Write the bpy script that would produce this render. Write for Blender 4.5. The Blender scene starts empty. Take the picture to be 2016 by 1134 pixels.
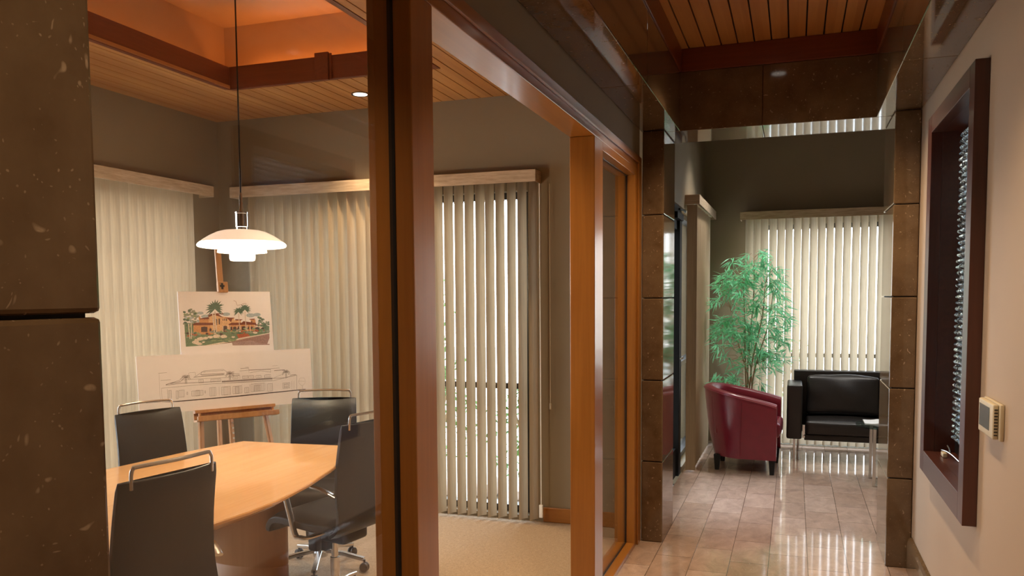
import bpy, bmesh, math, random
from mathutils import Vector, Matrix
random.seed(7)
PI = math.pi
S = bpy.context.scene
COL = S.collection

# ------------------------------------------------------------------ camera
FPX, CYPX, YAW, PITCH, ROLL, EYE = 1605.117, 688.42, .33334942, -.06553268, -.0069574, 1.5
cd = bpy.data.cameras.new('camera'); cam = bpy.data.objects.new('camera', cd); COL.objects.link(cam)
cd.sensor_fit = 'HORIZONTAL'; cd.sensor_width = 36.0
cd.lens = FPX / 2016 * 36.0
cd.shift_y = (CYPX - 567) / 2016
cd.clip_start = .02
f0 = Vector((-math.sin(YAW), math.cos(YAW), 0)); r0 = Vector((math.cos(YAW), math.sin(YAW), 0)); u0 = Vector((0, 0, 1))
fw = f0 * math.cos(PITCH) + u0 * math.sin(PITCH)
up = -f0 * math.sin(PITCH) + u0 * math.cos(PITCH)
ri = r0 * math.cos(ROLL) + up * math.sin(ROLL)
u2 = -r0 * math.sin(ROLL) + up * math.cos(ROLL)
m = Matrix((ri, u2, -fw)).transposed().to_4x4(); m.translation = Vector((0, 0, EYE))
cam.matrix_world = m
S.camera = cam

# ------------------------------------------------------------------ view / world / main lights
vs = S.view_settings
vs.view_transform = 'Standard'; vs.look = 'None'; vs.gamma = 1; vs.exposure = 1.03; vs.use_curve_mapping = False
try:
    S.cycles.max_bounces = 9; S.cycles.diffuse_bounces = 5; S.cycles.glossy_bounces = 5
    S.cycles.transmission_bounces = 6; S.cycles.transparent_max_bounces = 16
    S.cycles.sample_clamp_indirect = 6; S.cycles.caustics_reflective = False; S.cycles.caustics_refractive = False
    S.cycles.use_denoising = True
except Exception:
    pass
W = bpy.data.worlds.new('sky'); S.world = W; W.use_nodes = True
wn = W.node_tree.nodes; wl = W.node_tree.links; wn.clear()
wo = wn.new('ShaderNodeOutputWorld'); bg = wn.new('ShaderNodeBackground')
tc = wn.new('ShaderNodeTexCoord'); sp = wn.new('ShaderNodeSeparateXYZ'); cr = wn.new('ShaderNodeValToRGB')
wl.new(tc.outputs['Generated'], sp.inputs[0]); wl.new(sp.outputs[2], cr.inputs[0])
cr.color_ramp.elements[0].position = 0.0; cr.color_ramp.elements[0].color = (.93, .96, .98, 1)
cr.color_ramp.elements[1].position = .6; cr.color_ramp.elements[1].color = (.70, .84, 1, 1)
wl.new(cr.outputs[0], bg.inputs[0]); bg.inputs[1].default_value = 5.0
wl.new(bg.outputs[0], wo.inputs[0])

def lamp(name, kind, loc, power, color, rot=(0, 0, 0), **kw):
    d = bpy.data.lights.new(name, kind); d.energy = power; d.color = color
    for k, v in kw.items(): setattr(d, k, v)
    o = bpy.data.objects.new(name, d); COL.objects.link(o); o.location = loc; o.rotation_euler = rot
    return o

# daylight portals in the window openings (they only guide the sky's light)
def portal(loc, rot, sx, sy):
    o = lamp('daylight_portal', 'AREA', loc, 1, (1, 1, 1), rot, shape='RECTANGLE', size=sx, size_y=sy)
    o.data.cycles.is_portal = True
portal((-2.75, 5.42, 1.15), (-PI/2, 0, 0), 2.3, 2.2)
portal((-4.42, 3.2, 1.15), (-PI/2, 0, PI/2), 3.4, 2.2)
portal((.85, 8.87, 1.15), (-PI/2, 0, 0), 2.8, 2.2)
portal((-1.2, 6.15, 1.15), (-PI/2, 0, PI/2), 1.5, 2.2)

# ------------------------------------------------------------------ materials
MATS = {}
def newmat(name):
    m = bpy.data.materials.new(name); m.use_nodes = True
    nt = m.node_tree; b = nt.nodes['Principled BSDF']; MATS[name] = m
    return m, nt, b
def N(nt, t, **kw):
    n = nt.nodes.new(t)
    for k, v in kw.items(): setattr(n, k, v)
    return n
def ramp(nt, src, stops):
    r = N(nt, 'ShaderNodeValToRGB'); cr = r.color_ramp
    while len(cr.elements) < len(stops): cr.elements.new(.5)
    for e, (p, c) in zip(cr.elements, stops):
        e.position = p; e.color = (*c, 1) if len(c) == 3 else c
    nt.links.new(src, r.inputs[0]); return r.outputs[0]
def mapping(nt, scale, coord='Object', rot=(0, 0, 0)):
    t = N(nt, 'ShaderNodeTexCoord'); mp = N(nt, 'ShaderNodeMapping'); mp.inputs['Scale'].default_value = scale
    mp.inputs['Rotation'].default_value = rot
    nt.links.new(t.outputs[coord], mp.inputs[0]); return mp.outputs[0]
def noise(nt, vec, scale, detail=4, rough=.55, dist=0):
    n = N(nt, 'ShaderNodeTexNoise'); n.inputs['Scale'].default_value = scale; n.inputs['Detail'].default_value = detail
    n.inputs['Roughness'].default_value = rough; n.inputs['Distortion'].default_value = dist
    nt.links.new(vec, n.inputs['Vector']); return n.outputs['Fac']
def bump(nt, b, h, strength, dist=.01):
    n = N(nt, 'ShaderNodeBump'); n.inputs['Strength'].default_value = strength; n.inputs['Distance'].default_value = dist
    nt.links.new(h, n.inputs['Height']); nt.links.new(n.outputs[0], b.inputs['Normal'])
def mixc(nt, fac, a, b_, mode='MIX'):
    n = N(nt, 'ShaderNodeMix', data_type='RGBA', blend_type=mode)
    for s, v in ((n.inputs[0], fac), (n.inputs[6], a), (n.inputs[7], b_)):
        if isinstance(v, (int, float)): s.default_value = v
        elif isinstance(v, tuple): s.default_value = (*v, 1)
        else: nt.links.new(v, s)
    return n.outputs[2]
def math_(nt, op, a, b_=None, clamp=False):
    n = N(nt, 'ShaderNodeMath', operation=op, use_clamp=clamp)
    for s, v in ((n.inputs[0], a), (n.inputs[1], b_)):
        if v is None: continue
        if isinstance(v, (int, float)): s.default_value = v
        else: nt.links.new(v, s)
    return n.outputs[0]

def plain(name, col, rough=.5, metal=0, spec=.5, coat=0, vary=.08, vscale=30, bmp=0, bscale=200, coat_rough=.05):
    m, nt, b = newmat(name)
    v = mapping(nt, (1, 1, 1))
    f = noise(nt, v, vscale)
    lo = tuple(c * (1 - vary) for c in col); hi = tuple(min(1, c * (1 + vary)) for c in col)
    nt.links.new(ramp(nt, f, [(.3, lo), (.7, hi)]), b.inputs['Base Color'])
    b.inputs['Roughness'].default_value = rough; b.inputs['Metallic'].default_value = metal
    b.inputs['Specular IOR Level'].default_value = spec
    b.inputs['Coat Weight'].default_value = coat; b.inputs['Coat Roughness'].default_value = coat_rough
    if bmp: bump(nt, b, noise(nt, v, bscale, 3), bmp, .002)
    return m

def wood(name, dark, light, axis, rough=.35, coat=.25, grain=1.0, coat_rough=.12):
    m, nt, b = newmat(name)
    sc = [14, 14, 14]; sc[axis] = .9
    v = mapping(nt, tuple(sc))
    a = noise(nt, v, 1.6, 6, .6, 1.2)
    sc2 = [90, 90, 90]; sc2[axis] = 2.5
    fine = noise(nt, mapping(nt, tuple(sc2)), 1.0, 3, .5)
    big = noise(nt, mapping(nt, (1, 1, 1)), 1.4, 2)
    k = math_(nt, 'ADD', math_(nt, 'MULTIPLY', a, .55 * grain), math_(nt, 'MULTIPLY', fine, .3 * grain))
    k = math_(nt, 'ADD', k, math_(nt, 'MULTIPLY', big, .3))
    nt.links.new(ramp(nt, k, [(.32, dark), (.78, light)]), b.inputs['Base Color'])
    b.inputs['Roughness'].default_value = rough; b.inputs['Coat Weight'].default_value = coat
    b.inputs['Coat Roughness'].default_value = coat_rough
    return m

def stone(name, c0, c1, fossil, rough, spec=.5, coat=0, fscale=38, amount=1.0):
    m, nt, b = newmat(name)
    v = mapping(nt, (1, 1, 1))
    base = ramp(nt, noise(nt, v, 9, 6, .6), [(.3, c0), (.72, c1)])
    # shell flecks: stretched, warped cells kept only where a second noise allows
    wv = N(nt, 'ShaderNodeVectorMath', operation='ADD')
    ncol = N(nt, 'ShaderNodeTexNoise'); ncol.inputs['Scale'].default_value = 14; nt.links.new(v, ncol.inputs['Vector'])
    sc = N(nt, 'ShaderNodeVectorMath', operation='SCALE'); sc.inputs['Scale'].default_value = .09
    nt.links.new(ncol.outputs['Color'], sc.inputs[0]); nt.links.new(v, wv.inputs[0]); nt.links.new(sc.outputs[0], wv.inputs[1])
    for (scl, r_, thr, w_) in ((fscale, .24, .54, .85), (fscale * 2.6, .22, .5, .6), (fscale * .45, .13, .56, .5)):
        vo = N(nt, 'ShaderNodeTexVoronoi', feature='F1'); vo.inputs['Scale'].default_value = scl
        nt.links.new(wv.outputs[0], vo.inputs['Vector'])
        spot = math_(nt, 'LESS_THAN', vo.outputs['Distance'], r_)
        soft = ramp(nt, vo.outputs['Distance'], [(r_ * .55, (1, 1, 1)), (r_, (0, 0, 0))])
        wn_ = N(nt, 'ShaderNodeTexWhiteNoise'); nt.links.new(vo.outputs['Color'], wn_.inputs['Vector'])
        keep = math_(nt, 'GREATER_THAN', wn_.outputs['Value'], thr + .2)
        k = math_(nt, 'MULTIPLY', math_(nt, 'MULTIPLY', soft, keep), w_ * amount)
        shade = math_(nt, 'MULTIPLY', k, noise(nt, v, 60, 2))
        base = mixc(nt, math_(nt, 'MULTIPLY', shade, 1.3, True), base, fossil)
    nt.links.new(base, b.inputs['Base Color'])
    b.inputs['Roughness'].default_value = rough; b.inputs['Specular IOR Level'].default_value = spec
    b.inputs['Coat Weight'].default_value = coat; b.inputs['Coat Roughness'].default_value = .04
    return m

M = {}
M['stone'] = stone('fossil_stone', (.098, .058, .029), (.158, .103, .058), (.42, .31, .21), .07, .5, fscale=42)
M['wall'] = plain('olive_paint', (.235, .185, .118), .7, vary=.03, vscale=3, bmp=.05, bscale=350)
M['wall_warm'] = plain('cream_paint', (.41, .30, .205), .6, vary=.02, vscale=3, bmp=.05, bscale=350)
M['cove_paint'] = plain('cove_paint', (.60, .44, .30), .7, vary=.04, vscale=4)
M['maple_x'] = wood('maple_x', (.245, .086, .009), (.385, .150, .024), 0, .35, .6, .8, .16)
M['maple_y'] = wood('maple_y', (.245, .086, .009), (.385, .150, .024), 1, .35, .6, .8, .16)
M['maple_z'] = wood('maple_z', (.245, .086, .009), (.385, .150, .024), 2, .35, .6, .8, .16)
M['redwood_x'] = wood('redwood_x', (.12, .022, .006), (.22, .052, .016), 0, .35, .1)
M['redwood_y'] = wood('redwood_y', (.12, .022, .006), (.22, .052, .016), 1, .35, .1)
M['mahogany_z'] = wood('mahogany_z', (.042, .010, .006), (.085, .024, .014), 2, .35, .3)
M['mahogany_y'] = wood('mahogany_y', (.042, .010, .006), (.085, .024, .014), 1, .35, .3)
M['table'] = wood('table_maple', (.62, .30, .10), (.82, .47, .20), 1, .22, .6, .7, .05)
M['drum'] = wood('drum_maple', (.42, .19, .075), (.54, .27, .12), 2, .4, .05, .6)
M['easel'] = wood('easel_oak', (.36, .15, .05), (.58, .30, .12), 2, .45, .05)
M['dark'] = plain('black_metal', (.012, .012, .013), .35, .2, vary=.02)
M['dark_void'] = plain('dark_backing', (.006, .005, .004), .8, vary=.02)
M['door_black'] = plain('door_black', (.006, .006, .006), .6, 0, .15, vary=.02)
M['chrome'] = plain('chrome', (.72, .72, .72), .14, 1, vary=.02)
M['alu'] = plain('polished_aluminium', (.70, .69, .67), .25, 1, vary=.03)
M['black_leather'] = plain('black_leather', (.010, .0095, .010), .40, 0, .45, .05, .1, 20, .25, 160, .25)
M['sofa_leather'] = plain('soft_black_leather', (.020, .016, .014), .36, 0, .5, .1, .15, 15, .35, 120, .3)
M['red_leather'] = plain('burgundy_leather', (.19, .010, .026), .33, 0, .5, .25, .08, 15, .15, 140, .2)
M['plastic'] = plain('black_plastic', (.012, .012, .012), .4, vary=.02)
M['beige_plastic'] = plain('beige_plastic', (.52, .44, .30), .45, vary=.03)
M['screen'] = plain('grey_screen', (.10, .12, .11), .2, vary=.05)
M['board'] = plain('foam_board', (.90, .85, .87), .6, vary=.015)
M['white'] = plain('white_paper', (.8, .8, .78), .4, vary=.03)
M['paper2'] = plain('printed_cover', (.42, .34, .24), .3, vary=.35, vscale=45)
M['ink'] = plain('pencil_ink', (.27, .23, .23), .8, vary=.05)
M['ink_dark'] = plain('dark_ink', (.045, .03, .03), .8, vary=.05)
M['cane'] = plain('bamboo_cane', (.36, .23, .12), .5, vary=.25, vscale=20)
M['leaf'] = None
M['pot'] = plain('woven_pot', (.10, .055, .03), .6, vary=.3, vscale=80)
M['soil'] = plain('moss', (.05, .05, .02), .9, vary=.4, vscale=60)
M['concrete'] = plain('pale_paving', (.62, .60, .56), .8, vary=.1, vscale=5)
M['lawn'] = plain('ground_cover', (.10, .18, .05), .9, vary=.5, vscale=12)
M['hedge'] = plain('hedge_leaf', (.10, .24, .05), .6, vary=.4, vscale=12)
M['rock'] = plain('pale_rock', (.60, .50, .44), .8, vary=.2, vscale=9)
M['floorstrip'] = plain('metal_threshold', (.55, .62, .60), .25, .8, vary=.05)
M['led'] = None

# leaf with a little translucency
def translucent(name, col, tcol, amt, rough=.5, axis_noise=None, vary=.2):
    m, nt, b = newmat(name)
    out = nt.nodes['Material Output']
    v = mapping(nt, axis_noise or (4, 4, 4))
    f = noise(nt, v, 1.0, 5, .6)
    lo = tuple(c * (1 - vary) for c in col); hi = tuple(min(1, c * (1 + vary)) for c in col)
    colr = ramp(nt, f, [(.3, lo), (.7, hi)])
    nt.links.new(colr, b.inputs['Base Color']); b.inputs['Roughness'].default_value = rough
    b.inputs['Specular IOR Level'].default_value = .3
    t = N(nt, 'ShaderNodeBsdfTranslucent')
    nt.links.new(mixc(nt, .75, colr, tcol), t.inputs[0])
    mx = N(nt, 'ShaderNodeMixShader'); mx.inputs[0].default_value = amt
    nt.links.new(b.outputs[0], mx.inputs[1]); nt.links.new(t.outputs[0], mx.inputs[2])
    nt.links.new(mx.outputs[0], out.inputs[0])
    return m
M['leaf'] = translucent('bamboo_leaf', (.20, .64, .38), (.45, .90, .55), .38, .35, (25, 25, 25), .5)
M['vane'] = translucent('blind_fabric', (.40, .295, .18), (.56, .44, .29), .20, .7, (160, 160, 5), .16)
M['vane_cream'] = translucent('cream_blind_fabric', (.56, .46, .32), (.66, .56, .42), .22, .7, (160, 160, 5), .16)
M['valance'] = plain('valance_fabric', (.52, .38, .24), .6, vary=.02)
# valance: horizontal streaks
def streak(name, lo, hi, scale, rough=.6):
    m, nt, b = newmat(name)
    nt.links.new(ramp(nt, noise(nt, mapping(nt, scale), 1, 5, .65), [(.3, lo), (.7, hi)]), b.inputs['Base Color'])
    b.inputs['Roughness'].default_value = rough
    return m
M['valance'] = streak('valance_fabric', (.36, .255, .155), (.58, .44, .30), (9, 9, 110))

def glass_mat(name, tint=(.98, .98, .975)):
    m, nt, b = newmat(name); nt.nodes.remove(b)
    out = nt.nodes['Material Output']
    fr = N(nt, 'ShaderNodeFresnel'); 
    ge = N(nt, 'ShaderNodeNewGeometry')   # the second face of the pane uses the inverse index
    nt.links.new(math_(nt, 'ADD', 1.5, math_(nt, 'MULTIPLY', ge.outputs['Backfacing'], 1 / 1.5 - 1.5)), fr.inputs['IOR'])
    k = fr.outputs[0]
    t = N(nt, 'ShaderNodeBsdfTransparent'); t.inputs[0].default_value = (*tint, 1)
    g = N(nt, 'ShaderNodeBsdfGlossy'); g.inputs['Roughness'].default_value = 0.0
    # faint smudges vary the reflectivity
    mx = N(nt, 'ShaderNodeMixShader')
    nt.links.new(k, mx.inputs[0]); nt.links.new(t.outputs[0], mx.inputs[1]); nt.links.new(g.outputs[0], mx.inputs[2])
    nt.links.new(mx.outputs[0], out.inputs[0]); return m
M['glass'] = glass_mat('clear_glass')
M['table_glass'] = glass_mat('green_glass', (.75, .88, .82))

def emit(name, col, strength):
    m, nt, b = newmat(name)
    b.inputs['Base Color'].default_value = (*col, 1)
    b.inputs['Emission Color'].default_value = (*col, 1); b.inputs['Emission Strength'].default_value = strength
    return m
M['lamp_white'] = emit('downlight_lens', (1, .93, .82), 1.4)
M['led'] = emit('led_strip', (1, .30, .05), 3)

# floor tiles
def floor_mat():
    m, nt, b = newmat('limestone_tiles')
    t = N(nt, 'ShaderNodeTexCoord'); s = N(nt, 'ShaderNodeSeparateXYZ'); c = N(nt, 'ShaderNodeCombineXYZ')
    nt.links.new(t.outputs['Object'], s.inputs[0])
    nt.links.new(math_(nt, 'ADD', s.outputs[1], 8.4 - 4.656 + 4.2), c.inputs[0])
    nt.links.new(math_(nt, 'ADD', s.outputs[0], .530 + 2.07 * 4), c.inputs[1])
    def brick(c1, c2, mortar, ms):
        br = N(nt, 'ShaderNodeTexBrick'); br.offset = .5; br.squash = 1
        br.inputs['Scale'].default_value = 1; br.inputs['Brick Width'].default_value = .42; br.inputs['Row Height'].default_value = .207
        br.inputs['Mortar Size'].default_value = ms; br.inputs['Mortar Smooth'].default_value = .1; br.inputs['Bias'].default_value = 0
        br.inputs['Color1'].default_value = (*c1, 1); br.inputs['Color2'].default_value = (*c2, 1); br.inputs['Mortar'].default_value = (*mortar, 1)
        nt.links.new(c.outputs[0], br.inputs['Vector']); return br
    br = brick((.37, .25, .185), (.49, .355, .28), (.12, .08, .055), .0018)
    v = mapping(nt, (1, 1, 1))
    sm = N(nt, 'ShaderNodeMapping'); sm.inputs['Scale'].default_value = (1, .55, 1)
    tt = N(nt, 'ShaderNodeTexCoord'); nt.links.new(tt.outputs['Object'], sm.inputs[0])
    cloud = ramp(nt, noise(nt, sm.outputs[0], 11, 6, .62, .6), [(.28, (.70, .68, .68)), (.72, (1.12, 1.1, 1.08))])
    colr = mixc(nt, 1.0, br.outputs['Color'], cloud, 'MULTIPLY')
    fl = noise(nt, sm.outputs[0], 75, 3, .6, 2.0)
    fleck = ramp(nt, fl, [(.64, (0, 0, 0)), (.70, (1, 1, 1))])
    colr = mixc(nt, math_(nt, 'MULTIPLY', fleck, .35), colr, (.75, .66, .58))
    nt.links.new(colr, b.inputs['Base Color'])
    b.inputs['Roughness'].default_value = .07
    inv = math_(nt, 'SUBTRACT', 1, br.outputs['Fac'])
    wob = math_(nt, 'MULTIPLY', noise(nt, v, 5, 2), .25)
    bump(nt, b, math_(nt, 'ADD', inv, wob), .25, .0012)
    return m
M['floor'] = floor_mat()
def carpet_mat():
    m, nt, b = newmat('beige_carpet')
    v = mapping(nt, (1, 1, 1))
    a = noise(nt, v, 220, 2, .7); g = noise(nt, v, 60, 3)
    nt.links.new(ramp(nt, math_(nt, 'ADD', math_(nt, 'MULTIPLY', a, .7), math_(nt, 'MULTIPLY', g, .3)), [(.32, (.27, .19, .122)), (.68, (.47, .35, .235))]), b.inputs['Base Color'])
    b.inputs['Roughness'].default_value = .95; b.inputs['Specular IOR Level'].default_value = .1
    bump(nt, b, a, .7, .006); return m
M['carpet'] = carpet_mat()
def plank_mat(name, dark, light, ax, pitch, off, rough=.4, coat=.1):
    """wood with a tone of its own for every plank; ax = index across the planks"""
    m, nt, b = newmat(name)
    t = N(nt, 'ShaderNodeTexCoord'); s = N(nt, 'ShaderNodeSeparateXYZ'); nt.links.new(t.outputs['Object'], s.inputs[0])
    k = math_(nt, 'FLOOR', math_(nt, 'DIVIDE', math_(nt, 'ADD', s.outputs[ax], off), pitch))
    w = N(nt, 'ShaderNodeTexWhiteNoise', noise_dimensions='1D'); nt.links.new(k, w.inputs['W'])
    sc = [40, 40, 40]; sc[1 - ax] = 1.2
    f = noise(nt, mapping(nt, tuple(sc)), 1, 5, .6, .8)
    kk = math_(nt, 'ADD', math_(nt, 'MULTIPLY', w.outputs['Value'], .4), math_(nt, 'MULTIPLY', f, .6))
    nt.links.new(ramp(nt, kk, [(.15, dark), (.85, light)]), b.inputs['Base Color'])
    b.inputs['Roughness'].default_value = rough; b.inputs['Coat Weight'].default_value = coat; b.inputs['Coat Roughness'].default_value = .15
    return m
M['plank'] = plank_mat('fir_planks', (.42, .17, .045), (.62, .31, .10), 0, .092, 9.2)

# rippled art glass: dark with many small facets
def ripple_mat():
    m, nt, b = newmat('rippled_dark_glass')
    b.inputs['Base Color'].default_value = (.30, .42, .50, 1); b.inputs['Roughness'].default_value = .16
    b.inputs['Metallic'].default_value = 1.0; b.inputs['Specular IOR Level'].default_value = 1.0; b.inputs['Coat Weight'].default_value = 1
    f = noise(nt, mapping(nt, (1, 70, 60)), 1, 3, .6)
    bump(nt, b, f, .9, .02); return m
M['ripple'] = ripple_mat()

# ------------------------------------------------------------------ mesh helpers
def NB(): return bmesh.new()
def box(bm, x0, x1, y0, y1, z0, z1, mi=0, mat=None):
    vs_ = [bm.verts.new((x, y, z)) for x in (x0, x1) for y in (y0, y1) for z in (z0, z1)]
    if mat is not None:
        for v in vs_: v.co = mat @ v.co
    for q in ((0, 1, 3, 2), (4, 6, 7, 5), (0, 4, 5, 1), (2, 3, 7, 6), (0, 2, 6, 4), (1, 5, 7, 3)):
        f = bm.faces.new([vs_[i] for i in q]); f.material_index = mi
    return vs_
def prism(bm, pts, z0, z1, mat=None, mi=0):
    a = [bm.verts.new((x, y, z0)) for x, y in pts]; b = [bm.verts.new((x, y, z1)) for x, y in pts]
    n = len(pts)
    fs = [bm.faces.new(a[::-1]), bm.faces.new(b)]
    for i in range(n): fs.append(bm.faces.new((a[i], a[(i + 1) % n], b[(i + 1) % n], b[i])))
    for f in fs: f.material_index = mi
    if mat is not None:
        for v in a + b: v.co = mat @ v.co
def loft(bm, rings, cap=True, close=True):
    vr = [[bm.verts.new(p) for p in r] for r in rings]; n = len(vr[0])
    for A, B in zip(vr, vr[1:]):
        for i in range(n if close else n - 1):
            bm.faces.new((A[i], A[(i + 1) % n], B[(i + 1) % n], B[i]))
    if cap:
        bm.faces.new(vr[0][::-1]); bm.faces.new(vr[-1])
def tube(bm, pts, r, seg=10, flat=None):
    """tube along points; flat=(w,h) gives a flat bar section"""
    P = [Vector(p) for p in pts]; rings = []
    t0 = (P[1] - P[0]).normalized(); ref = Vector((0, 0, 1)) if abs(t0.z) < .9 else Vector((1, 0, 0))
    side = t0.cross(ref).normalized()
    for i, p in enumerate(P):
        t = ((P[i] - P[i - 1]).normalized() if i else t0)
        if i < len(P) - 1: t = (t + (P[i + 1] - P[i]).normalized()).normalized()
        side = (side - t * side.dot(t)).normalized(); nrm = t.cross(side)
        rr = r[i] if isinstance(r, (list, tuple)) else r
        if flat:
            w, h = flat
            ring = [p + side * a * w / 2 + nrm * b * h / 2 for a, b in ((-1, -.6), (-.8, -1), (.8, -1), (1, -.6), (1, .6), (.8, 1), (-.8, 1), (-1, .6))]
        else:
            ring = [p + (side * math.cos(2 * PI * k / seg) + nrm * math.sin(2 * PI * k / seg)) * rr for k in range(seg)]
        rings.append(ring)
    loft(bm, rings)
def lathe(bm, prof, seg=32, c=(0, 0, 0), close_ends=True):
    rings = []
    for r, z in prof:
        rings.append([Vector((c[0] + max(r, 1e-4) * math.cos(2 * PI * k / seg), c[1] + max(r, 1e-4) * math.sin(2 * PI * k / seg), c[2] + z)) for k in range(seg)])
    loft(bm, rings, cap=close_ends)
def rbox(bm, x0, x1, y0, y1, z0, z1, r=.02, n=3, mat=None):
    """box with rounded edges"""
    tmp = bmesh.new(); box(tmp, x0, x1, y0, y1, z0, z1)
    bmesh.ops.bevel(tmp, geom=tmp.edges[:], offset=r, segments=n, profile=.6, affect='EDGES')
    add_bm(bm, tmp, mat)
def add_bm(bm, tmp, mat=None):
    mp = {}
    for v in tmp.verts: mp[v] = bm.verts.new(mat @ v.co if mat is not None else v.co)
    for f in tmp.faces:
        nf = bm.faces.new([mp[v] for v in f.verts]); nf.material_index = f.material_index
    tmp.free()
def smooth_path(pts, n=6):
    """Catmull-Rom through points"""
    P = [Vector(p) for p in pts]; out = []
    for i in range(len(P) - 1):
        p0 = P[max(i - 1, 0)]; p1 = P[i]; p2 = P[i + 1]; p3 = P[min(i + 2, len(P) - 1)]
        for k in range(n):
            t = k / n
            out.append(.5 * ((2 * p1) + (p2 - p0) * t + (2 * p0 - 5 * p1 + 4 * p2 - p3) * t * t + (3 * p1 - p0 - 3 * p2 + p3) * t ** 3))
    out.append(P[-1]); return out

def obj(name, bm, mat, parent=None, smooth=False, bevel=0, bseg=2, kind=None, label=None, sub=0, angle=40, fix=True):
    if fix: bmesh.ops.recalc_face_normals(bm, faces=bm.faces[:])
    me = bpy.data.meshes.new(name); bm.to_mesh(me); bm.free()
    for mm in (mat if isinstance(mat, (list, tuple)) else [mat]): me.materials.append(mm)
    o = bpy.data.objects.new(name, me); COL.objects.link(o)
    if smooth:
        for p in me.polygons: p.use_smooth = True
        if not sub:
            try: me.set_sharp_from_angle(angle=math.radians(angle))
            except Exception: pass
    if bevel:
        b = o.modifiers.new('bevel', 'BEVEL'); b.width = bevel; b.segments = bseg; b.limit_method = 'ANGLE'; b.angle_limit = math.radians(40)
    if sub:
        s = o.modifiers.new('sub', 'SUBSURF'); s.levels = sub; s.render_levels = sub
    if parent is not None: o.parent = parent
    if kind: o['kind'] = kind
    if label: o['label'] = label
    return o
def thing(name, label, cat, loc=(0, 0, 0), rz=0, group=None):
    o = bpy.data.objects.new(name, None); COL.objects.link(o); o.empty_display_size = .1
    o.location = loc; o.rotation_euler = (0, 0, rz)
    o['label'] = label; o['category'] = cat
    if group: o['group'] = group
    return o
def rel(bm, root):
    """world-built mesh -> local coordinates of an unrotated thing"""
    for v in bm.verts: v.co -= root.location
    return bm
def dup(root, loc, rz, label, group=None):
    r = root.copy(); COL.objects.link(r); r.location = loc; r.rotation_euler = (0, 0, rz); r['label'] = label
    if group: r['group'] = group
    for ch in list(root.children):
        c = ch.copy(); COL.objects.link(c); c.parent = r
        for g in list(ch.children):
            d = g.copy(); COL.objects.link(d); d.parent = c
    return r
def struct(name, bm, mat, label=None, parent=None, **kw):
    return obj(name, bm, mat, parent, kind=None if parent else 'structure', label=label, **kw)
def sroot(name, label, loc=(0, 0, 0)):
    o = bpy.data.objects.new(name, None); COL.objects.link(o); o.location = loc; o['kind'] = 'structure'; o['label'] = label
    return o

XG = -.88      # hall face of the glazed partition
ZS = 2.47      # underside of the stone beams
# ================================================================== SETTING
# ---- floors
b = NB(); box(b, -1.0, .9, -2.5, 5.36, -.1, 0); box(b, -.88, 3.0, 5.36, 8.75, -.1, 0)
struct('floor', b, M['floor'], 'polished beige limestone tile floor of the hallway and lobby')
b = NB(); box(b, -4.3, -1.0, -1.5, 5.3, -.1, -.002)
struct('floor', b, M['carpet'], 'beige carpet floor of the meeting room')

# ---- meeting room walls (with window openings)
b = NB()
wy0, wy1 = 5.13, 5.33
box(b, -4.3, -3.85, wy0, wy1, -.1, 3.4); box(b, -1.66, -.866, wy0, wy1, -.1, 3.4)
box(b, -3.85, -1.66, wy0, wy1, 2.19, 3.4); box(b, -3.85, -1.66, wy0, wy1, -.1, .03)
struct('wall_back', b, M['wall'], 'olive tan rear wall of the meeting room')
b = NB()
box(b, -4.3, -4.1, 4.75, 5.13, -.1, 3.4); box(b, -4.3, -4.1, -1.5, 1.6, -.1, 3.4)
box(b, -4.3, -4.1, 1.6, 4.75, 2.19, 3.4); box(b, -4.3, -4.1, 1.6, 4.75, -.1, .03)
struct('wall_left', b, M['wall'], 'olive tan left wall of the meeting room')
b = NB(); box(b, -4.3, .9, -2.6, -2.5, -.1, 3.4); box(b, -4.3, -.9, -1.6, -1.5, -.1, 3.4)
struct('wall_front', b, M['wall_warm'], 'cream wall behind the camera')
# wall strip over the glazed partition
b = NB(); box(b, -.98, XG - .002, .2, 4.888, 2.308, 2.95); box(b, -.98, XG - .002, -1.6, .2, 0, 2.95)
struct('wall_partition', b, M['wall'], 'olive tan wall strip above the wooden door header')
# right wall of the hall with the niche opening
NY0, NY1, NZ0, NZ1 = 3.30, 4.18, .755, 2.235
b = NB()
box(b, .622, .9, -2.5, NY0, -.1, 3.1); box(b, .622, .9, NY1, 5.36, -.1, 3.1)
box(b, .622, .9, NY0, NY1, -.1, NZ0); box(b, .622, .9, NY0, NY1, NZ1, 3.1); box(b, .72, .9, NY0, NY1, NZ0, NZ1)
struct('wall_right', b, M['wall_warm'], 'cream right wall of the hallway')

# ---- lobby walls
b = NB()
box(b, -1.08, -.88, 5.33, 5.42, -.1, 3.4); box(b, -1.08, -.88, 5.42, 6.9, 2.215, 3.4)
box(b, -1.08, -.88, 6.9, 8.3, 2.215, 3.4); box(b, -1.08, -.88, 8.3, 8.75, -.1, 3.4)
box(b, -1.08, -.88, 6.9, 8.3, -.1, .05)
struct('wall_lobby_left', b, M['wall'], 'olive tan wall over the black glass door in the lobby')
b = NB()
box(b, -.88, -.45, 8.55, 8.75, -.1, 3.4); box(b, -.45, 2.2, 8.55, 8.75, 2.19, 3.4); box(b, 2.2, 3.0, 8.55, 8.75, -.1, 3.4)
box(b, -.45, 2.2, 8.55, 8.75, -.1, .045)
struct('wall_lobby_back', b, M['wall'], 'dark olive rear wall of the lobby')
b = NB()
box(b, 2.8, 3.0, 5.36, 8.55, -.1, 3.4)
box(b, .9, 3.0, 5.26, 5.36, -.1, 3.4)
struct('wall_lobby_right', b, M['wall'], 'lobby side wall hidden behind the stone column')
b = NB(); box(b, -1.08, 3.0, 5.36, 8.75, 3.3, 3.4)
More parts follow.
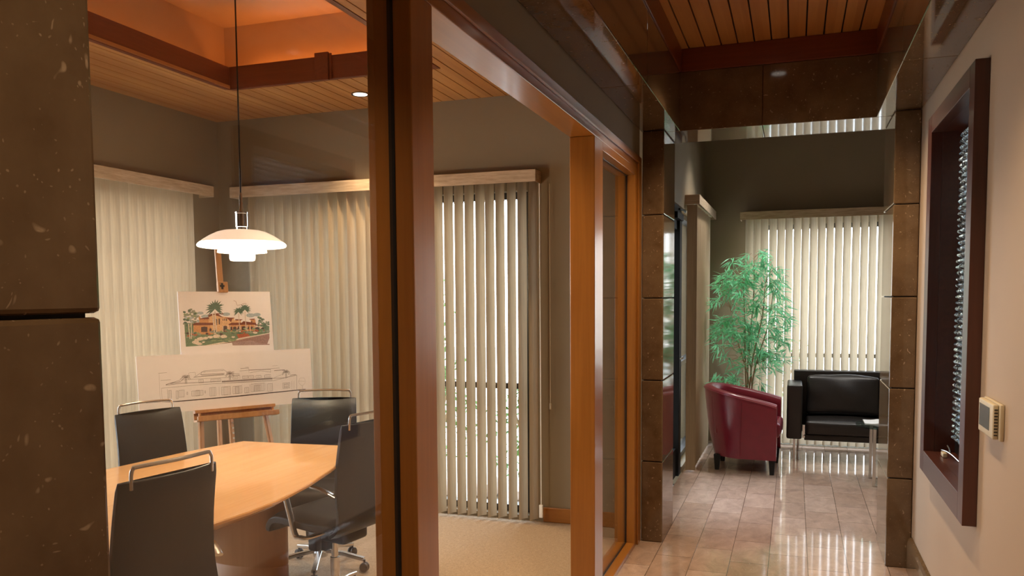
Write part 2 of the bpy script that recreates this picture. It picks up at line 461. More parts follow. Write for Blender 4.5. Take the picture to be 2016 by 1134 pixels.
struct('ceiling', b, M['wall_warm'], 'high lobby ceiling')

# ---- hallway ceiling: stone beams, wood trim, planks
def stone_joints(bm, axis, ranges): pass
b = NB()
ys = [-2.5, -1.0, .22, 1.42, 2.62, 3.82, 4.97]
for a, c in zip(ys, ys[1:]): box(b, -.876, -.655, a + .0008, c - .0008, ZS, 2.812)
struct('trim_1', b, M['stone'], 'long polished brown stone beam over the glazed partition', bevel=.004)
b = NB()
for a, c in zip(ys, ys[1:]): box(b, .412, .621, a + .0008, c - .0008, ZS, 2.812)
struct('trim_2', b, M['stone'], 'long polished brown stone beam along the right wall', bevel=.004)
b = NB(); xs = [-.876, -.19, .621]
for a, c in zip(xs, xs[1:]): box(b, a + .0008, c - .0008, 4.971, 5.355, ZS, 2.812)
box(b, -.876, .621, 4.99, 5.355, 2.813, 3.35)
struct('trim_3', b, M['stone'], 'polished brown stone lintel crossing the hallway between the columns', bevel=.003)
b = NB()
box(b, -.70, -.648, -2.5, 4.96, 2.8125, 2.944)
struct('trim_4', b, M['redwood_y'], 'red brown wood trim on the left stone beam', bevel=.003)
b = NB(); box(b, .404, .46, -2.5, 4.96, 2.8125, 2.944)
struct('trim_5', b, M['redwood_y'], 'red brown wood trim on the right stone beam', bevel=.003)
b = NB(); box(b, -.70, .46, 4.962, 4.989, 2.8125, 2.944)
struct('trim_6', b, M['redwood_x'], 'red brown wood trim on the stone lintel', bevel=.003)
b = NB(); pw = .0925; x = -.70
while x < .50:
    box(b, x + .004, x + pw - .004, -2.5, 4.989, 2.945, 2.965); x += pw
box(b, -.98, .9, -2.5, 4.99, 2.967, 3.0, 1)
struct('ceiling', b, [M['plank'], M['dark_void']], 'fir plank ceiling of the hallway', fix=True)

# ---- stone columns (stacked blocks)
def column(x0, x1, y0, y1, label):
    t = thing('stone_column', label, 'column', ((x0 + x1) / 2, (y0 + y1) / 2, 0))
    h = .494
    for k in range(5):
        bm = NB(); g = .0022
        box(bm, x0, x1, y0, y1, k * h + (g if k else 0.0005), (k + 1) * h - g)
        obj('stone_block', rel(bm, t), M['stone'], t, bevel=.006, bseg=2)
        if k < 4:
            pass
    bm = NB(); box(bm, x0 + .012, x1 - .012, y0 + .012, y1 - .012, .001, 5 * h - .001)
    obj('joint_core', rel(bm, t), M['dark_void'], t)
    return t
column(-.868, -.737, .30, .718, 'brown fossil stone column close up at the left edge of the photo')
column(-.866, -.738, 4.889, 5.352, 'brown fossil stone column beside the wooden sidelight and the lobby glass door')
column(.493, .620, 4.83, 5.352, 'brown fossil stone column at the right end of the hallway beside the sofa')

# ---- glazed partition
GX = -.935
def frame_post(bm, y0, y1, z0=0.001, z1=2.236): box(bm, -1.0, XG, y0, y1, z0, z1)
# left fixed glazing (window_1)
w1 = sroot('window_1', 'large fixed glass panel looking into the meeting room', (-.94, 1.27, 0))
b = NB(); frame_post(b, 1.814, 1.94)
obj('frame_post', rel(b, w1), M['maple_z'], w1, bevel=.003)
b = NB(); frame_post(b, .725, .80)
obj('frame_post', rel(b, w1), M['maple_z'], w1, bevel=.003)
b = NB(); box(b, -1.0, XG, .80, 1.814, .001, .03)
obj('sill', rel(b, w1), M['maple_y'], w1, bevel=.002)
b = NB(); box(b, GX - .004, GX + .004, .80, 1.813, .03, 2.235)
g1 = obj('glass_pane', rel(b, w1), M['glass'], w1)
b = NB(); box(b, GX - .008, GX + .008, 1.8125, 1.8139, .03, 2.235); 
obj('gasket', rel(b, w1), M['dark'], g1)
# door opening casing (door_1)
d1 = sroot('door_1', 'open wooden doorway into the meeting room', (-.94, 2.83, 0))
b = NB(); box(b, -1.0, XG, 3.727, 3.895, .001, 2.236)
obj('door_jamb', rel(b, d1), M['maple_z'], d1, bevel=.003)
b = NB(); box(b, -1.0, XG, .725, 4.885, 2.2365, 2.307)
obj('door_header', rel(b, d1), M['maple_y'], d1, bevel=.002)
b = NB(); box(b, XG + .0005, XG + .012, .725, 4.885, 2.272, 2.312)
obj('header_moulding', rel(b, d1), M['maple_y'], d1, bevel=.004, bseg=3)
# sidelight (window_2)
w2 = sroot('window_2', 'narrow glass sidelight between the doorway and the stone column', (-.94, 4.3, 0))
b = NB(); frame_post(b, 4.745, 4.884)
obj('frame_post', rel(b, w2), M['maple_z'], w2, bevel=.002)
b = NB(); box(b, XG, XG + .012, 4.80, 4.884, .001, 2.27)
obj('casing', rel(b, w2), M['maple_z'], w2, bevel=.002)
b = NB(); box(b, -1.0, XG, 3.896, 4.744, .001, .026)
obj('sill', rel(b, w2), M['maple_y'], w2, bevel=.002)
b = NB(); box(b, -1.0, XG, 3.896, 4.744, 2.195, 2.236)
obj('head_rail', rel(b, w2), M['maple_y'], w2, bevel=.002)
b = NB(); box(b, GX - .004, GX + .004, 3.897, 4.743, .026, 2.195)
g2 = obj('glass_pane', rel(b, w2), M['glass'], w2)
b = NB(); box(b, GX - .007, GX + .007, 4.741, 4.7445, .026, 2.195); box(b, GX - .007, GX + .007, 3.896, 4.744, .026, .0295); box(b, GX - .007, GX + .007, 3.896, 4.744, 2.1915, 2.195)
obj('gasket', rel(b, w2), M['dark'], g2)

# ---- baseboards
b = NB(); box(b, -1.56, -1.0, 5.112, 5.129, 0, .098)
struct('baseboard_back', b, M['maple_x'], 'maple baseboard right of the meeting room blind', bevel=.004)
b = NB()
prof = [(.621, .0), (.594, .0), (.594, .13), (.598, .16), (.606, .176), (.621, .182)]
rings = [[Vector((x, y, z)) for x, z in prof] for y in (-2.4, 4.80)]
loft(b, rings)
struct('baseboard_right', b, M['stone'], 'grey brown stone baseboard with rounded top on the right wall')

# ---- meeting room ceiling: planks round a lit tray
TX0, TX1, TY0, TY1 = -3.375, -1.972, 1.2, 4.355
b = NB(); x = -4.1; k = 0
def plank_run(bm, x0, x1, y0, y1):
    if y1 - y0 > .01: box(bm, x0 + .0034, x1 - .0034, y0, y1, 2.811, 2.83)
while x < -.985:
    x1 = x + .092
    if x1 <= TX0 + .02 or x >= TX1 - .02:
        plank_run(b, x, x1, -1.5, 5.128)
    else:
        plank_run(b, x, x1, TY1 + .002, 5.128); plank_run(b, x, x1, -1.5, TY0)
    x = x1
for (a, c, d_, e) in ((-4.1, TX0 - .06, -1.5, 5.13), (TX1 + .06, -.985, -1.5, 5.13), (TX0 - .06, TX1 + .06, TY1 + .06, 5.13), (TX0 - .06, TX1 + .06, -1.5, TY0 - .06)):
    box(b, a, c, d_, e, 2.8305, 2.85, 1)
struct('ceiling', b, [M['plank'], M['dark_void']], 'fir plank ceiling of the meeting room around the lit tray')
# tray trims
b = NB()
box(b, TX0 - .03, TX0 + .003, TY0, TY1, 2.806, 2.945); 
struct('trim_7', b, M['redwood_y'], 'red brown beam on the left side of the ceiling tray', bevel=.002)
b = NB(); box(b, TX0 + .0035, TX1 - .004, TY1 - .003, TY1 + .03, 2.806, 2.945)
struct('trim_8', b, M['redwood_x'], 'red brown beam on the far side of the ceiling tray', bevel=.002)
b = NB(); box(b, TX1 - .003, TX1 + .03, TY0, TY1 + .03, 2.806, 2.84); 
struct('trim_9', b, M['redwood_y'], 'thin red brown edge on the right side of the ceiling tray', bevel=.002)
b = NB(); box(b, -2.742, -2.650, TY1 - .022, TY1 - .0035, 2.800, 2.962); box(b, -2.648, -2.632, TY1 - .014, TY1 - .0035, 2.803, 2.955)
struct('trim_10', b, M['redwood_y'], 'small wooden joint cap on the far tray beam', bevel=.002)
# tray interior: plastered box behind the beams
b = NB()
cx0, cx1, cy0, cy1, cz = -3.52, -1.85, 1.05, 4.505, 3.245
box(b, cx0 - .05, cx0, cy0, cy1, 2.86, cz); box(b, cx1, cx1 + .05, cy0, cy1, 2.86, cz)
box(b, cx0 - .05, cx1 + .05, cy1, cy1 + .05, 2.86, cz); box(b, cx0 - .05, cx1 + .05, cy0 - .05, cy0, 2.86, cz)
box(b, cx0 - .05, cx1 + .05, cy0 - .05, cy1 + .05, cz, cz + .05)
box(b, cx0, TX0 - .031, cy0, cy1, 2.851, 2.862); box(b, TX1 + .031, cx1, cy0, cy1, 2.851, 2.862)
box(b, TX0 - .031, TX1 + .031, TY1 + .031, cy1, 2.851, 2.862)
struct('ceiling', b, M['cove_paint'], 'raised plaster tray glowing orange above the meeting table')

# ---- windows behind the blinds
def window(name, label, axis, a0, a1, z0, z1, plane, mull, rails):
    r = sroot(name, label, ((a0 + a1) / 2, plane, 0) if axis == 'x' else (plane, (a0 + a1) / 2, 0))
    fb = NB(); t = .045
    def bar(u0, u1, v0, v1):
        if axis == 'x': box(fb, u0, u1, plane - .04, plane + .04, v0, v1)
        else: box(fb, plane - .04, plane + .04, u0, u1, v0, v1)
    bar(a0, a0 + t, z0, z1); bar(a1 - t, a1, z0, z1); bar(a0 + t, a1 - t, z0, z0 + t); bar(a0 + t, a1 - t, z1 - t, z1)
    for mx_ in mull: bar(mx_ - .025, mx_ + .025, z0 + t, z1 - t)
    for rz_ in rails: bar(a0 + t, a1 - t, rz_ - .02, rz_ + .02)
    obj('window_frame', rel(fb, r), M['dark'], r)
    g = NB()
    if axis == 'x': box(g, a0 + .02, a1 - .02, plane - .003, plane + .003, z0 + .02, z1 - .02)
    else: box(g, plane - .003, plane + .003, a0 + .02, a1 - .02, z0 + .02, z1 - .02)
    obj('glass_pane', rel(g, r), M['glass'], r)
    return r
window('window_3', 'tall window behind the blind on the meeting room rear wall', 'x', -3.85, -1.66, .03, 2.19, 5.24, (-2.75,), (.892,))
window('window_4', 'tall window behind the blind on the meeting room left wall', 'y', 1.6, 4.75, .03, 2.19, -4.2, (3.2,), (.892,))
window('window_5', 'tall window behind the lobby rear blind', 'x', -.45, 2.2, .045, 2.19, 8.66, (.88,), (.892,))
window('window_6', 'side window behind the stacked lobby blind', 'y', 6.901, 8.3, .05, 2.215, -.98, (), (.892,))

# ---- black glass entrance door in the lobby's left wall
d2 = sroot('door_2', 'black framed glass entrance door in the lobby left wall', (-.95, 6.15, 0))
b = NB()
box(b, -.99, -.895, 5.42, 5.47, 0, 2.214); box(b, -.99, -.895, 6.85, 6.9, 0, 2.214); box(b, -.99, -.895, 5.47, 6.85, 2.16, 2.214)
obj('door_frame', rel(b, d2), M['door_black'], d2)
b = NB()
box(b, -.962, -.882, 6.72, 6.845, .008, 2.155); box(b, -.962, -.905, 5.475, 5.60, .008, 2.155)
box(b, -.962, -.905, 5.60, 6.72, .008, .24); box(b, -.962, -.905, 5.60, 6.72, 2.03, 2.155)
obj('door_leaf', rel(b, d2), M['door_black'], d2, bevel=.003)
b = NB(); box(b, -.937, -.931, 5.59, 6.73, .22, 2.04)
obj('glass_pane', rel(b, d2), M['glass'], d2)
b = NB(); box(b, -.904, -.865, 6.45, 6.80, 2.10, 2.15); tube(b, [(-.86, 6.5, 2.17), (-.84, 6.7, 2.175), (-.86, 6.86, 2.18)], .008)
obj('door_closer', rel(b, d2), M['door_black'], d2)
b = NB(); tube(b, smooth_path([(-.904, 6.78, .985), (-.868, 6.78, .985), (-.86, 6.75, .985), (-.86, 6.66, .985)], 4), .009)
lathe(b, [(.02, 0), (.02, .004)], 12, (-.9, 6.78, .985))
obj('door_handle', rel(b, d2), M['chrome'], d2, smooth=True)

# ---- thin bright threshold at the foot of the lobby window
b = NB(); box(b, -.45, 2.2, 8.50, 8.549, 0, .012)
struct('trim_11', b, M['floorstrip'], 'pale metal strip on the floor below the lobby rear blind')

# ================================================================== BLINDS
def vane_mesh(w, h, crown, mat='vane', name='vane'):
    bm = NB(); n = 6
    cols = []
    for i in range(n + 1):
        t = i / n - .5
        cols.append((t * w, crown * (1 - (2 * t) ** 2)))
    A = [bm.verts.new((x, y, 0)) for x, y in cols]; B = [bm.verts.new((x, y, h)) for x, y in cols]
    for i in range(n): bm.faces.new((A[i], A[i + 1], B[i + 1], B[i]))
    me = bpy.data.meshes.new(name); bm.to_mesh(me); bm.free(); me.materials.append(M[mat])
    for p in me.polygons: p.use_smooth = True
    return me
def blind(label, axis, a0, a1, plane, pitch, ang, z0, z1, valance, first_off=0, jitter=2.0, crown=.010, val_z=(2.228, 2.305), ends=True, wfix=.089, mat='vane'):
    """valance = (a0,a1, front, back) ; plane = where the vanes hang"""
    r = thing('vertical_blind', label, 'vertical blind', ((a0 + a1) / 2, plane, 0) if axis == 'x' else (plane, (a0 + a1) / 2, 0))
    me = vane_mesh(wfix, z1 - z0, crown, mat)
    a = a0 + first_off; k = 0
    while a <= a1 + 1e-6:
        o = bpy.data.objects.new('vane', me); COL.objects.link(o); o.parent = r
        loc = Vector((a, plane, z0 + random.uniform(0, .004))) if axis == 'x' else Vector((plane, a, z0 + random.uniform(0, .004)))
        o.location = loc - r.location
        o.rotation_euler = (math.radians(random.uniform(-.08, .08)), math.radians(random.uniform(-.1, .1)), math.radians(ang + random.uniform(-jitter, jitter)))
        a += pitch; k += 1
    v0, v1, fr, bk = valance
    bm = NB()
    if axis == 'x':
        box(bm, v0, v1, fr, fr + .006, *val_z); box(bm, v0, v1, fr + .006, bk, val_z[1] - .006, val_z[1])
        if ends: box(bm, v0, v0 + .006, fr + .006, bk, val_z[0], val_z[1] - .006); box(bm, v1 - .006, v1, fr + .006, bk, val_z[0], val_z[1] - .006)
    else:
        box(bm, fr - .006, fr, v0, v1, *val_z); box(bm, bk, fr - .006, v0, v1, val_z[1] - .006, val_z[1])
        if ends: box(bm, bk, fr - .006, v0, v0 + .006, val_z[0], val_z[1] - .006); box(bm, bk, fr - .006, v1 - .006, v1, val_z[0], val_z[1] - .006)
    obj('valance', rel(bm, r), M['valance'], r, bevel=.0015)
    bm = NB()
    if axis == 'x': box(bm, a0 - .02, a1 + .02, plane - .018, plane + .018, z1 + .004, z1 + .03)
    else: box(bm, plane - .018, plane + .018, a0 - .02, a1 + .02, z1 + .004, z1 + .03)
    obj('head_track', rel(bm, r), M['beige_plastic'], r)
    return r
vb1 = blind('long pale vertical blind covering the rear wall window of the meeting room', 'x', -3.735, -1.585, 5.055, .0735, 68, .02, 2.245, (-3.90, -1.566, 5.0, 5.128))
b = NB()
tube(b, [(-1.555, 5.05, 2.22), (-1.553, 5.05, .13)], .004, 8)
wand = obj('wand', rel(b, vb1), M['white'], vb1, smooth=True)
b = NB(); rbox(b, -1.566, -1.542, 5.04, 5.06, .045, .13, .004, 2)
obj('cord_weight', rel(b, vb1), M['white'], wand, smooth=True)
b = NB(); tube(b, [(-1.50, 5.09, 2.22), (-1.497, 5.085, .80), (-1.497, 5.085, .797), (-1.497, 5.085, .76)], [.0022, .0022, .007, .007], 8)
obj('pull_cord', rel(b, vb1), M['beige_plastic'], vb1, smooth=True)
vb2 = blind('pale vertical blind on the left wall beside the easel', 'y', 1.75, 4.70, -4.02, .0735, 22, .02, 2.245, (1.65, 4.915, -4.0 + .03, -4.098))
vb3 = blind('cream vertical blind behind the black sofa', 'x', -.432, 2.1, 8.40, .0747, 37, .03, 2.245, (-.515, 2.2, 8.33, 8.548), crown=.016, jitter=1.2, mat='vane_cream')
vb4 = blind('narrow wood coloured vertical blind stacked against the lobby left wall', 'y', 7.02, 8.24, -.795, .068, 84, .015, 2.255, (6.98, 8.50, -.757, -.878), jitter=2, val_z=(2.255, 2.335))
b = NB(); box(b, -.858, -.775, 6.972, 6.976, .012, 2.25)
obj('end_vane', rel(b, vb4), M['vane'], vb4, label='taupe end vane facing the hallway')

# ================================================================== MEETING ROOM FURNITURE
# ---- table
right = [(-2.02, 1.2), (-1.93, 1.6), (-1.872, 2.0), (-1.848, 2.23), (-1.826, 2.40), (-1.826, 2.58), (-1.862, 2.83), (-1.925, 3.10), (-2.0, 3.36), (-2.07, 3.645)]
left = [(-2.762, 3.60), (-2.81, 3.42), (-2.848, 3.25), (-2.90, 2.83), (-2.925, 2.4), (-2.915, 2.0), (-2.86, 1.6), (-2.77, 1.2)]
outline = right + [(-2.3, 3.628), (-2.53, 3.606)] + left
tb = thing('conference_table', 'boat shaped maple meeting table under the pendant lamp', 'table', (-2.38, 2.4, 0))
def inset(pts, d):
    c = Vector((sum(p[0] for p in pts) / len(pts), sum(p[1] for p in pts) / len(pts)))
    out = []
    for p in pts:
        v = Vector(p) - c; out.append(tuple(c + v * (1 - d / v.length)))
    return out
b = NB()
loft(b, [[Vector((x, y, z)) for x, y in inset(outline, d)] for d, z in ((.062, .694), (.058, .696), (.004, .724), (0, .728), (0, .736), (.004, .740))])
obj('tabletop', rel(b, tb), M['table'], tb, smooth=True, angle=20)
for (px_, py_) in ((-2.57, 3.34), (-2.42, 1.5)):
    b = NB(); lathe(b, [(.24, .0), (.24, .19), (.237, .192), (.237, .196), (.24, .198), (.24, .6935)], 48, (px_, py_, 0))
    for v in b.verts: v.co.y = py_ + (v.co.y - py_) * .40
    obj('pedestal', rel(b, tb), M['drum'], tb, smooth=True)

# ---- swivel chairs (front of the chair = local +Y)
def rounded_slab(bm, ctr, wfun, thick, nx=8, closed_r=.012):
    """upholstered slab following a profile ctr of (y,z) points; wfun(i/n) = half width"""
    n = len(ctr); rings = []
    P = [Vector((0, y, z)) for y, z in ctr]
    for i, p in enumerate(P):
        t = (P[min(i + 1, n - 1)] - P[max(i - 1, 0)]).normalized(); nr = Vector((0, -t.z, t.y))
        w = wfun(i / (n - 1)); e = 1.0
        if i in (0, n - 1): e = .35
        th = thick * e
        ring = []
        for a in range(nx + 1):
            u = -1 + 2 * a / nx; x = w * u
            c = 1 if abs(u) < .9 else .55
            ring.append(p + Vector((x, 0, 0)) + nr * th / 2 * c - nr * .010 * (u * u) * 0)
        for a in range(nx, -1, -1):
            u = -1 + 2 * a / nx; x = w * u
            c = 1 if abs(u) < .9 else .55
            ring.append(p + Vector((x, 0, 0)) - nr * th / 2 * c)
        rings.append(ring)
    loft(bm, rings)
def make_chair(label):
    t = thing('swivel_chair', label, 'office chair', group='black leather chairs around the meeting table')
    b = NB(); bp = smooth_path([(0, -.17, .405), (0, -.215, .44), (0, -.225, .50), (0, -.222, .62), (0, -.245, .76), (0, -.29, .925)], 4)
    rounded_slab(b, [(p.y, p.z) for p in bp], lambda s: .235 - .03 * s, .034)
    # dish the back a little
    for v in b.verts:
        s = max(0, (v.co.z - .5) / .43); v.co.y += .045 * s * (v.co.x / .22) ** 2
    obj('backrest', b, M['black_leather'], t, smooth=True, angle=60, bevel=.004)
    b = NB(); sp_ = smooth_path([(0, -.20, .448), (0, -.05, .440), (0, .12, .450), (0, .21, .447), (0, .255, .415), (0, .262, .385)], 4)
    rounded_slab(b, [(p.y, p.z) for p in sp_], lambda s: .235 + .012 * math.sin(PI * s), .062)
    obj('seat', b, M['black_leather'], t, smooth=True, angle=60, bevel=.008)
    b = NB(); y = -.287 + .035
    tube(b, smooth_path([(-.168, -.27, .90), (-.168, -.272, .945), (-.160, -.272, .962), (-.145, -.273, .966), (0, -.296, .968), (.145, -.273, .966), (.160, -.272, .962), (.168, -.272, .945), (.168, -.27, .90)], 4), .0065, 8)
    obj('top_handle', b, M['alu'], t, smooth=True)
    for s in (-1, 1):
        b = NB(); x = s * .262
        tube(b, smooth_path([(s * .12, -.06, .398), (x * .97, -.05, .398), (x, .0, .396), (x, .035, .405), (x, .07, .50), (x, .118, .632), (x, .115, .634), (x, .08, .646), (x, -.05, .644), (x * .98, -.15, .632), (s * .232, -.222, .60)], 5), .01, flat=(.034, .011))
        obj('armrest', b, M['alu'], t, smooth=True, angle=50)
    b = NB(); rbox(b, -.10, .10, -.16, .13, .335, .415, .025, 3); rbox(b, -.05, .05, .02, .1, .27, .345, .02, 3)
    rbox(b, -.16, -.115, -.02, .05, .30, .40, .018, 3)
    obj('tilt_mechanism', b, M['plastic'], t, smooth=True)
    b = NB(); lathe(b, [(.026, .085), (.026, .24), (.019, .242), (.019, .345)], 20)
    obj('gas_lift', b, M['chrome'], t, smooth=True)
    b = NB(); lathe(b, [(.045, .075), (.05, .10), (.035, .125), (.027, .13)], 20)
    for k in range(5):
        a = 2 * PI * k / 5 + .35
        d = Vector((math.cos(a), math.sin(a), 0))
        tube(b, [d * .03 + Vector((0, 0, .108)), d * .16 + Vector((0, 0, .095)), d * .29 + Vector((0, 0, .072))], .02, flat=(.034, .02))
    obj('star_base', b, M['alu'], t, smooth=True, angle=40)
    for k in range(5):
        a = 2 * PI * k / 5 + .35; d = Vector((math.cos(a), math.sin(a), 0)); c = d * .292; side = Vector((-d.y, d.x, 0))
        b = NB()
        for s in (-1, 1):
            tmp = NB(); lathe(tmp, [(.001, -.008), (.024, -.008), (.027, -.004), (.027, .004), (.024, .008), (.001, .008)], 16)
            mt = Matrix.Translation(c + side * s * .013 + Vector((0, 0, .0275))) @ Matrix.Rotation(a, 4, 'Z') @ Matrix.Rotation(PI / 2, 4, 'X')
            add_bm(b, tmp, mt)
        tube(b, [c + Vector((0, 0, .03)), c + Vector((0, 0, .07))], .007, 8)
        obj('caster', b, M['plastic'], t, smooth=True)
    return t
cD = make_chair('black leather swivel chair nearest the wooden frame post, its seat and armrest in view')
cD.location = (-2.098, 3.40, 0); cD.rotation_euler = (0, 0, math.radians(79.4)); cD.scale = (.88, .88, 1)
cA = dup(cD, (-2.918, 3.265, 0), math.radians(-105), 'black leather swivel chair with bluish light on its backrest, left of the table')
cB = dup(cD, (-2.039, 2.044, 0), math.radians(81), 'large black leather swivel chair in the left foreground seen from behind')
cC = dup(cD, (-2.456, 3.835, 0), math.radians(202.5), 'black leather swivel chair at the far end of the table')
for c_ in cB.children:     # this chair is set a little higher
    if not c_.name.startswith(('star_base', 'caster')): c_.location.z += .04

# ---- easel with two boards
P0 = Vector((-3.72, 3.861, 1.155)); P1 = Vector((-3.108, 4.777, 1.155))
EU = (P1 - P0).normalized(); nh = Vector((EU.y, -EU.x, 0)); tl = math.radians(8)
EN = nh * math.cos(tl) + Vector((0, 0, math.sin(tl))); EV = -nh * math.sin(tl) + Vector((0, 0, math.cos(tl)))
def E3(u, v, n=0): return P0 + EU * u + EV * v + EN * n
def quadslab(bm, c, n0, n1, mi=0):
    a = [bm.verts.new(E3(u, v, n0)) for u, v in c]; d = [bm.verts.new(E3(u, v, n1)) for u, v in c]
    fs = [bm.faces.new(a), bm.faces.new(d[::-1])]
    for i in range(len(c)):
        j = (i + 1) % len(c); fs.append(bm.faces.new((a[i], d[i], d[j], a[j])))
    for f in fs: f.material_index = mi
def ebar(bm, u0, u1, v0, v1, n0, n1): quadslab(bm, [(u0, v0), (u1, v0), (u1, v1), (u0, v1)], n0, n1)
ebase = E3(.55, 0); es = thing('easel', 'wooden studio easel in the corner holding two presentation boards', 'easel', (ebase.x, ebase.y, 0))
b = NB(); ebar(b, .525, .562, -.40, .74, -.050, -.028)
obj('mast', rel(b, es), M['easel'], es, bevel=.002)
b = NB(); ebar(b, .515, .580, .385, .455, -.027, .006)
clampo = obj('top_clamp', rel(b, es), M['easel'], es, bevel=.006, label='pale wood clamp with a dark emblem')
b = NB(); ebar(b, .535, .548, .405, .445, .0062, .0085); ebar(b, .527, .556, .42, .432, .0062, .0085)
obj('clamp_emblem', rel(b, es), M['dark'], clampo)
b = NB()   # tray: back ledge, floor, front lip, end pieces
ebar(b, .307, .815, -.372, -.352, -.004, .045); ebar(b, .307, .815, -.412, -.372, -.004, .010); ebar(b, .307, .815, -.425, -.414, -.004, .075)
ebar(b, .312, .825, -.422, -.392, .060, .082)
ebar(b, .325, .338, -.40, -.372, .040, .06); ebar(b, .785, .798, -.40, -.372, .040, .06)
obj('tray', rel(b, es), M['easel'], es, bevel=.002)
def leg_to_floor(u0, v0, n0, u1, name, w=.036, th=.022, nf=None):
    a = E3(u0, v0, n0); f = E3(u1, -1.0, n0); s = (a.z) / (a.z - f.z); g = a + (f - a) * s
    if nf: g = g + nh * nf
    g.z = .002
    bm = NB(); tube(bm, [a, g], .01, flat=(w, th)); return bm
for nm, uu, u1 in (('leg', .36, .33), ('leg', .75, .84)):
    obj('leg', rel(leg_to_floor(uu, -.30, -.018, u1, nm), es), M['easel'], es)
b = leg_to_floor(.545, -.2, -.035, .545, 'rail', .034, .02)
rail = obj('centre_rail', rel(b, es), M['easel'], es)
b = NB()
for k in range(12): 
    vv = -.45 - k * .033; ebar(b, .547, .558, vv - .006, vv + .006, -.024, -.0215)
obj('peg_holes', rel(b, es), M['white'], rail, label='row of pale peg holes down the centre rail')
b = leg_to_floor(.50, .1, -.07, .50, 'rear', .03, .02, nf=-.13)
obj('rear_leg', rel(b, es), M['easel'], es)

# lower board: elevation drawing
LB = [(0, 0), (1.101, 0), (1.092, -.366), (-.002, -.349)]
BR = thing('presentation_board', 'long white board with a pencil drawing of a building, on the easel tray', 'board', tuple(E3(.55, -.35)))
b = NB(); quadslab(b, LB, 0.0, .005); fb1 = obj('foam_board', rel(b, BR), M['board'], BR)
UBc = [(.268, .393), (.855, .391), (.853, -.012), (.262, -.012)]
BU = thing('presentation_board', 'smaller board with a colour painting of a villa and palm trees, above the long drawing', 'board', tuple(E3(.56, 0)))
b = NB(); quadslab(b, UBc, -.012, -.006); fb2 = obj('foam_board', rel(b, BU), M['board'], BU)

class Art:
    """flat shapes printed on a board; coordinates in picture units mapped onto the board"""
    def __init__(s, corners_px, corners_uv, n):
        s.c = corners_px; s.uv = corners_uv; s.n = n; s.bm = NB(); s.lay = 0
    def map(s, x, y):
        (x0, y0), (x1, y1), (x2, y2), (x3, y3) = s.c
        ty = min(max((y - (y0 + y1) / 2) / ((y2 + y3) / 2 - (y0 + y1) / 2), -.1), 1.1)
        for _ in range(3):
            xl = x0 + (x3 - x0) * ty; xr = x1 + (x2 - x1) * ty; tx = (x - xl) / (xr - xl)
            yt = y0 + (y1 - y0) * tx; yb = y3 + (y2 - y3) * tx; ty = (y - yt) / (yb - yt)
        a, b_, c, d = [Vector(p) for p in s.uv]
        return (a * (1 - tx) + b_ * tx) * (1 - ty) + (d * (1 - tx) + c * tx) * ty
    def poly(s, pts, mi):
        s.lay += 1; n = s.n + .0002 + s.lay * 4e-6
        vs_ = []
        for x, y in pts:
            q = s.map(x, y); vs_.append(s.bm.verts.new(E3(q.x, q.y, n)))
        try: f = s.bm.faces.new(vs_); f.material_index = mi
        except Exception: pass
    def line(s, pts, w, mi=0):
        for (xa, ya), (xb, yb) in zip(pts, pts[1:]):
            d = Vector((xb - xa, yb - ya)); L = d.length
            if L < 1e-6: continue
            q = Vector((-d.y, d.x)) / L * w / 2
            s.poly([(xa + q.x, ya + q.y), (xb + q.x, yb + q.y), (xb - q.x, yb - q.y), (xa - q.x, ya - q.y)], mi)
    def rect(s, x0, y0, x1, y1, w, sl=-.062, mi=0):
        s.line([(x0, y0), (x1, y0 + (x1 - x0) * sl), (x1, y1 + (x1 - x0) * sl), (x0, y1), (x0, y0)], w, mi)

A1 = Art([(33, 108), (1860, 45), (1890, 600), (50, 690)], LB, .005)
ln = A1.line; rc = A1.rect; SL = -.062
rr_ = random.Random(3)
def gy(x): return 558 + (x - 350) * -.062      # ground line
A1.poly([(240, 572), (1000, 522), (1800, 462), (1800, 470), (1000, 533), (420, 570)], 1)
ln([(115, 575), (250, 570)], 3)
ln([(265, 430), (700, 398), (1420, 375), (1700, 318), (1698, 478)], 3)
ln([(265, 430), (268, 560)], 2); ln([(320, 440), (325, 555)], 2)
ln([(310, 392), (460, 350), (1000, 330)], 3); ln([(310, 392), (310, 400), (450, 385), (860, 372)], 5)
ln([(310, 395), (450, 352)], 4)
ln([(350, 385), (455, 368)], 6)
ln([(540, 280), (600, 276), (600, 310)], 2); ln([(535, 282), (535, 320)], 2)
ln([(580, 330), (690, 262), (885, 250), (930, 280)], 3); ln([(650, 300), (900, 292)], 5); ln([(690, 272), (890, 262)], 3); ln([(585, 325), (700, 318), (900, 305)], 5); ln([(660, 300), (660, 275), (700, 275)], 3)
ln([(660, 312), (890, 300)], 4)
ln([(870, 375), (1420, 350)], 14); ln([(870, 392), (1420, 366)], 3)
ln([(940, 320), (1060, 312)], 5); ln([(985, 295), (1060, 298)], 3)
ln([(1070, 245), (1160, 240)], 4); ln([(1120, 232), (1160, 230)], 2); ln([(1160, 262), (1400, 255)], 6); ln([(1420, 222), (1480, 218)], 2); ln([(1400, 250), (1500, 244)], 3)
ln([(1440, 270), (1560, 264)], 6); ln([(1160, 240), (1160, 290)], 2); ln([(1400, 250), (1400, 290)], 2); ln([(1060, 270), (1160, 262)], 3)
ln([(1170, 290), (1290, 270), (1400, 285)], 3); ln([(1425, 350), (1560, 345), (1690, 318)], 4); ln([(1620, 318), (1690, 312)], 4)
ln([(1420, 352), (1500, 320), (1560, 300)], 2)
ln([(238, 280), (320, 274)], 3); ln([(260, 352), (355, 347)], 3); ln([(245, 280), (250, 560)], 1.5)
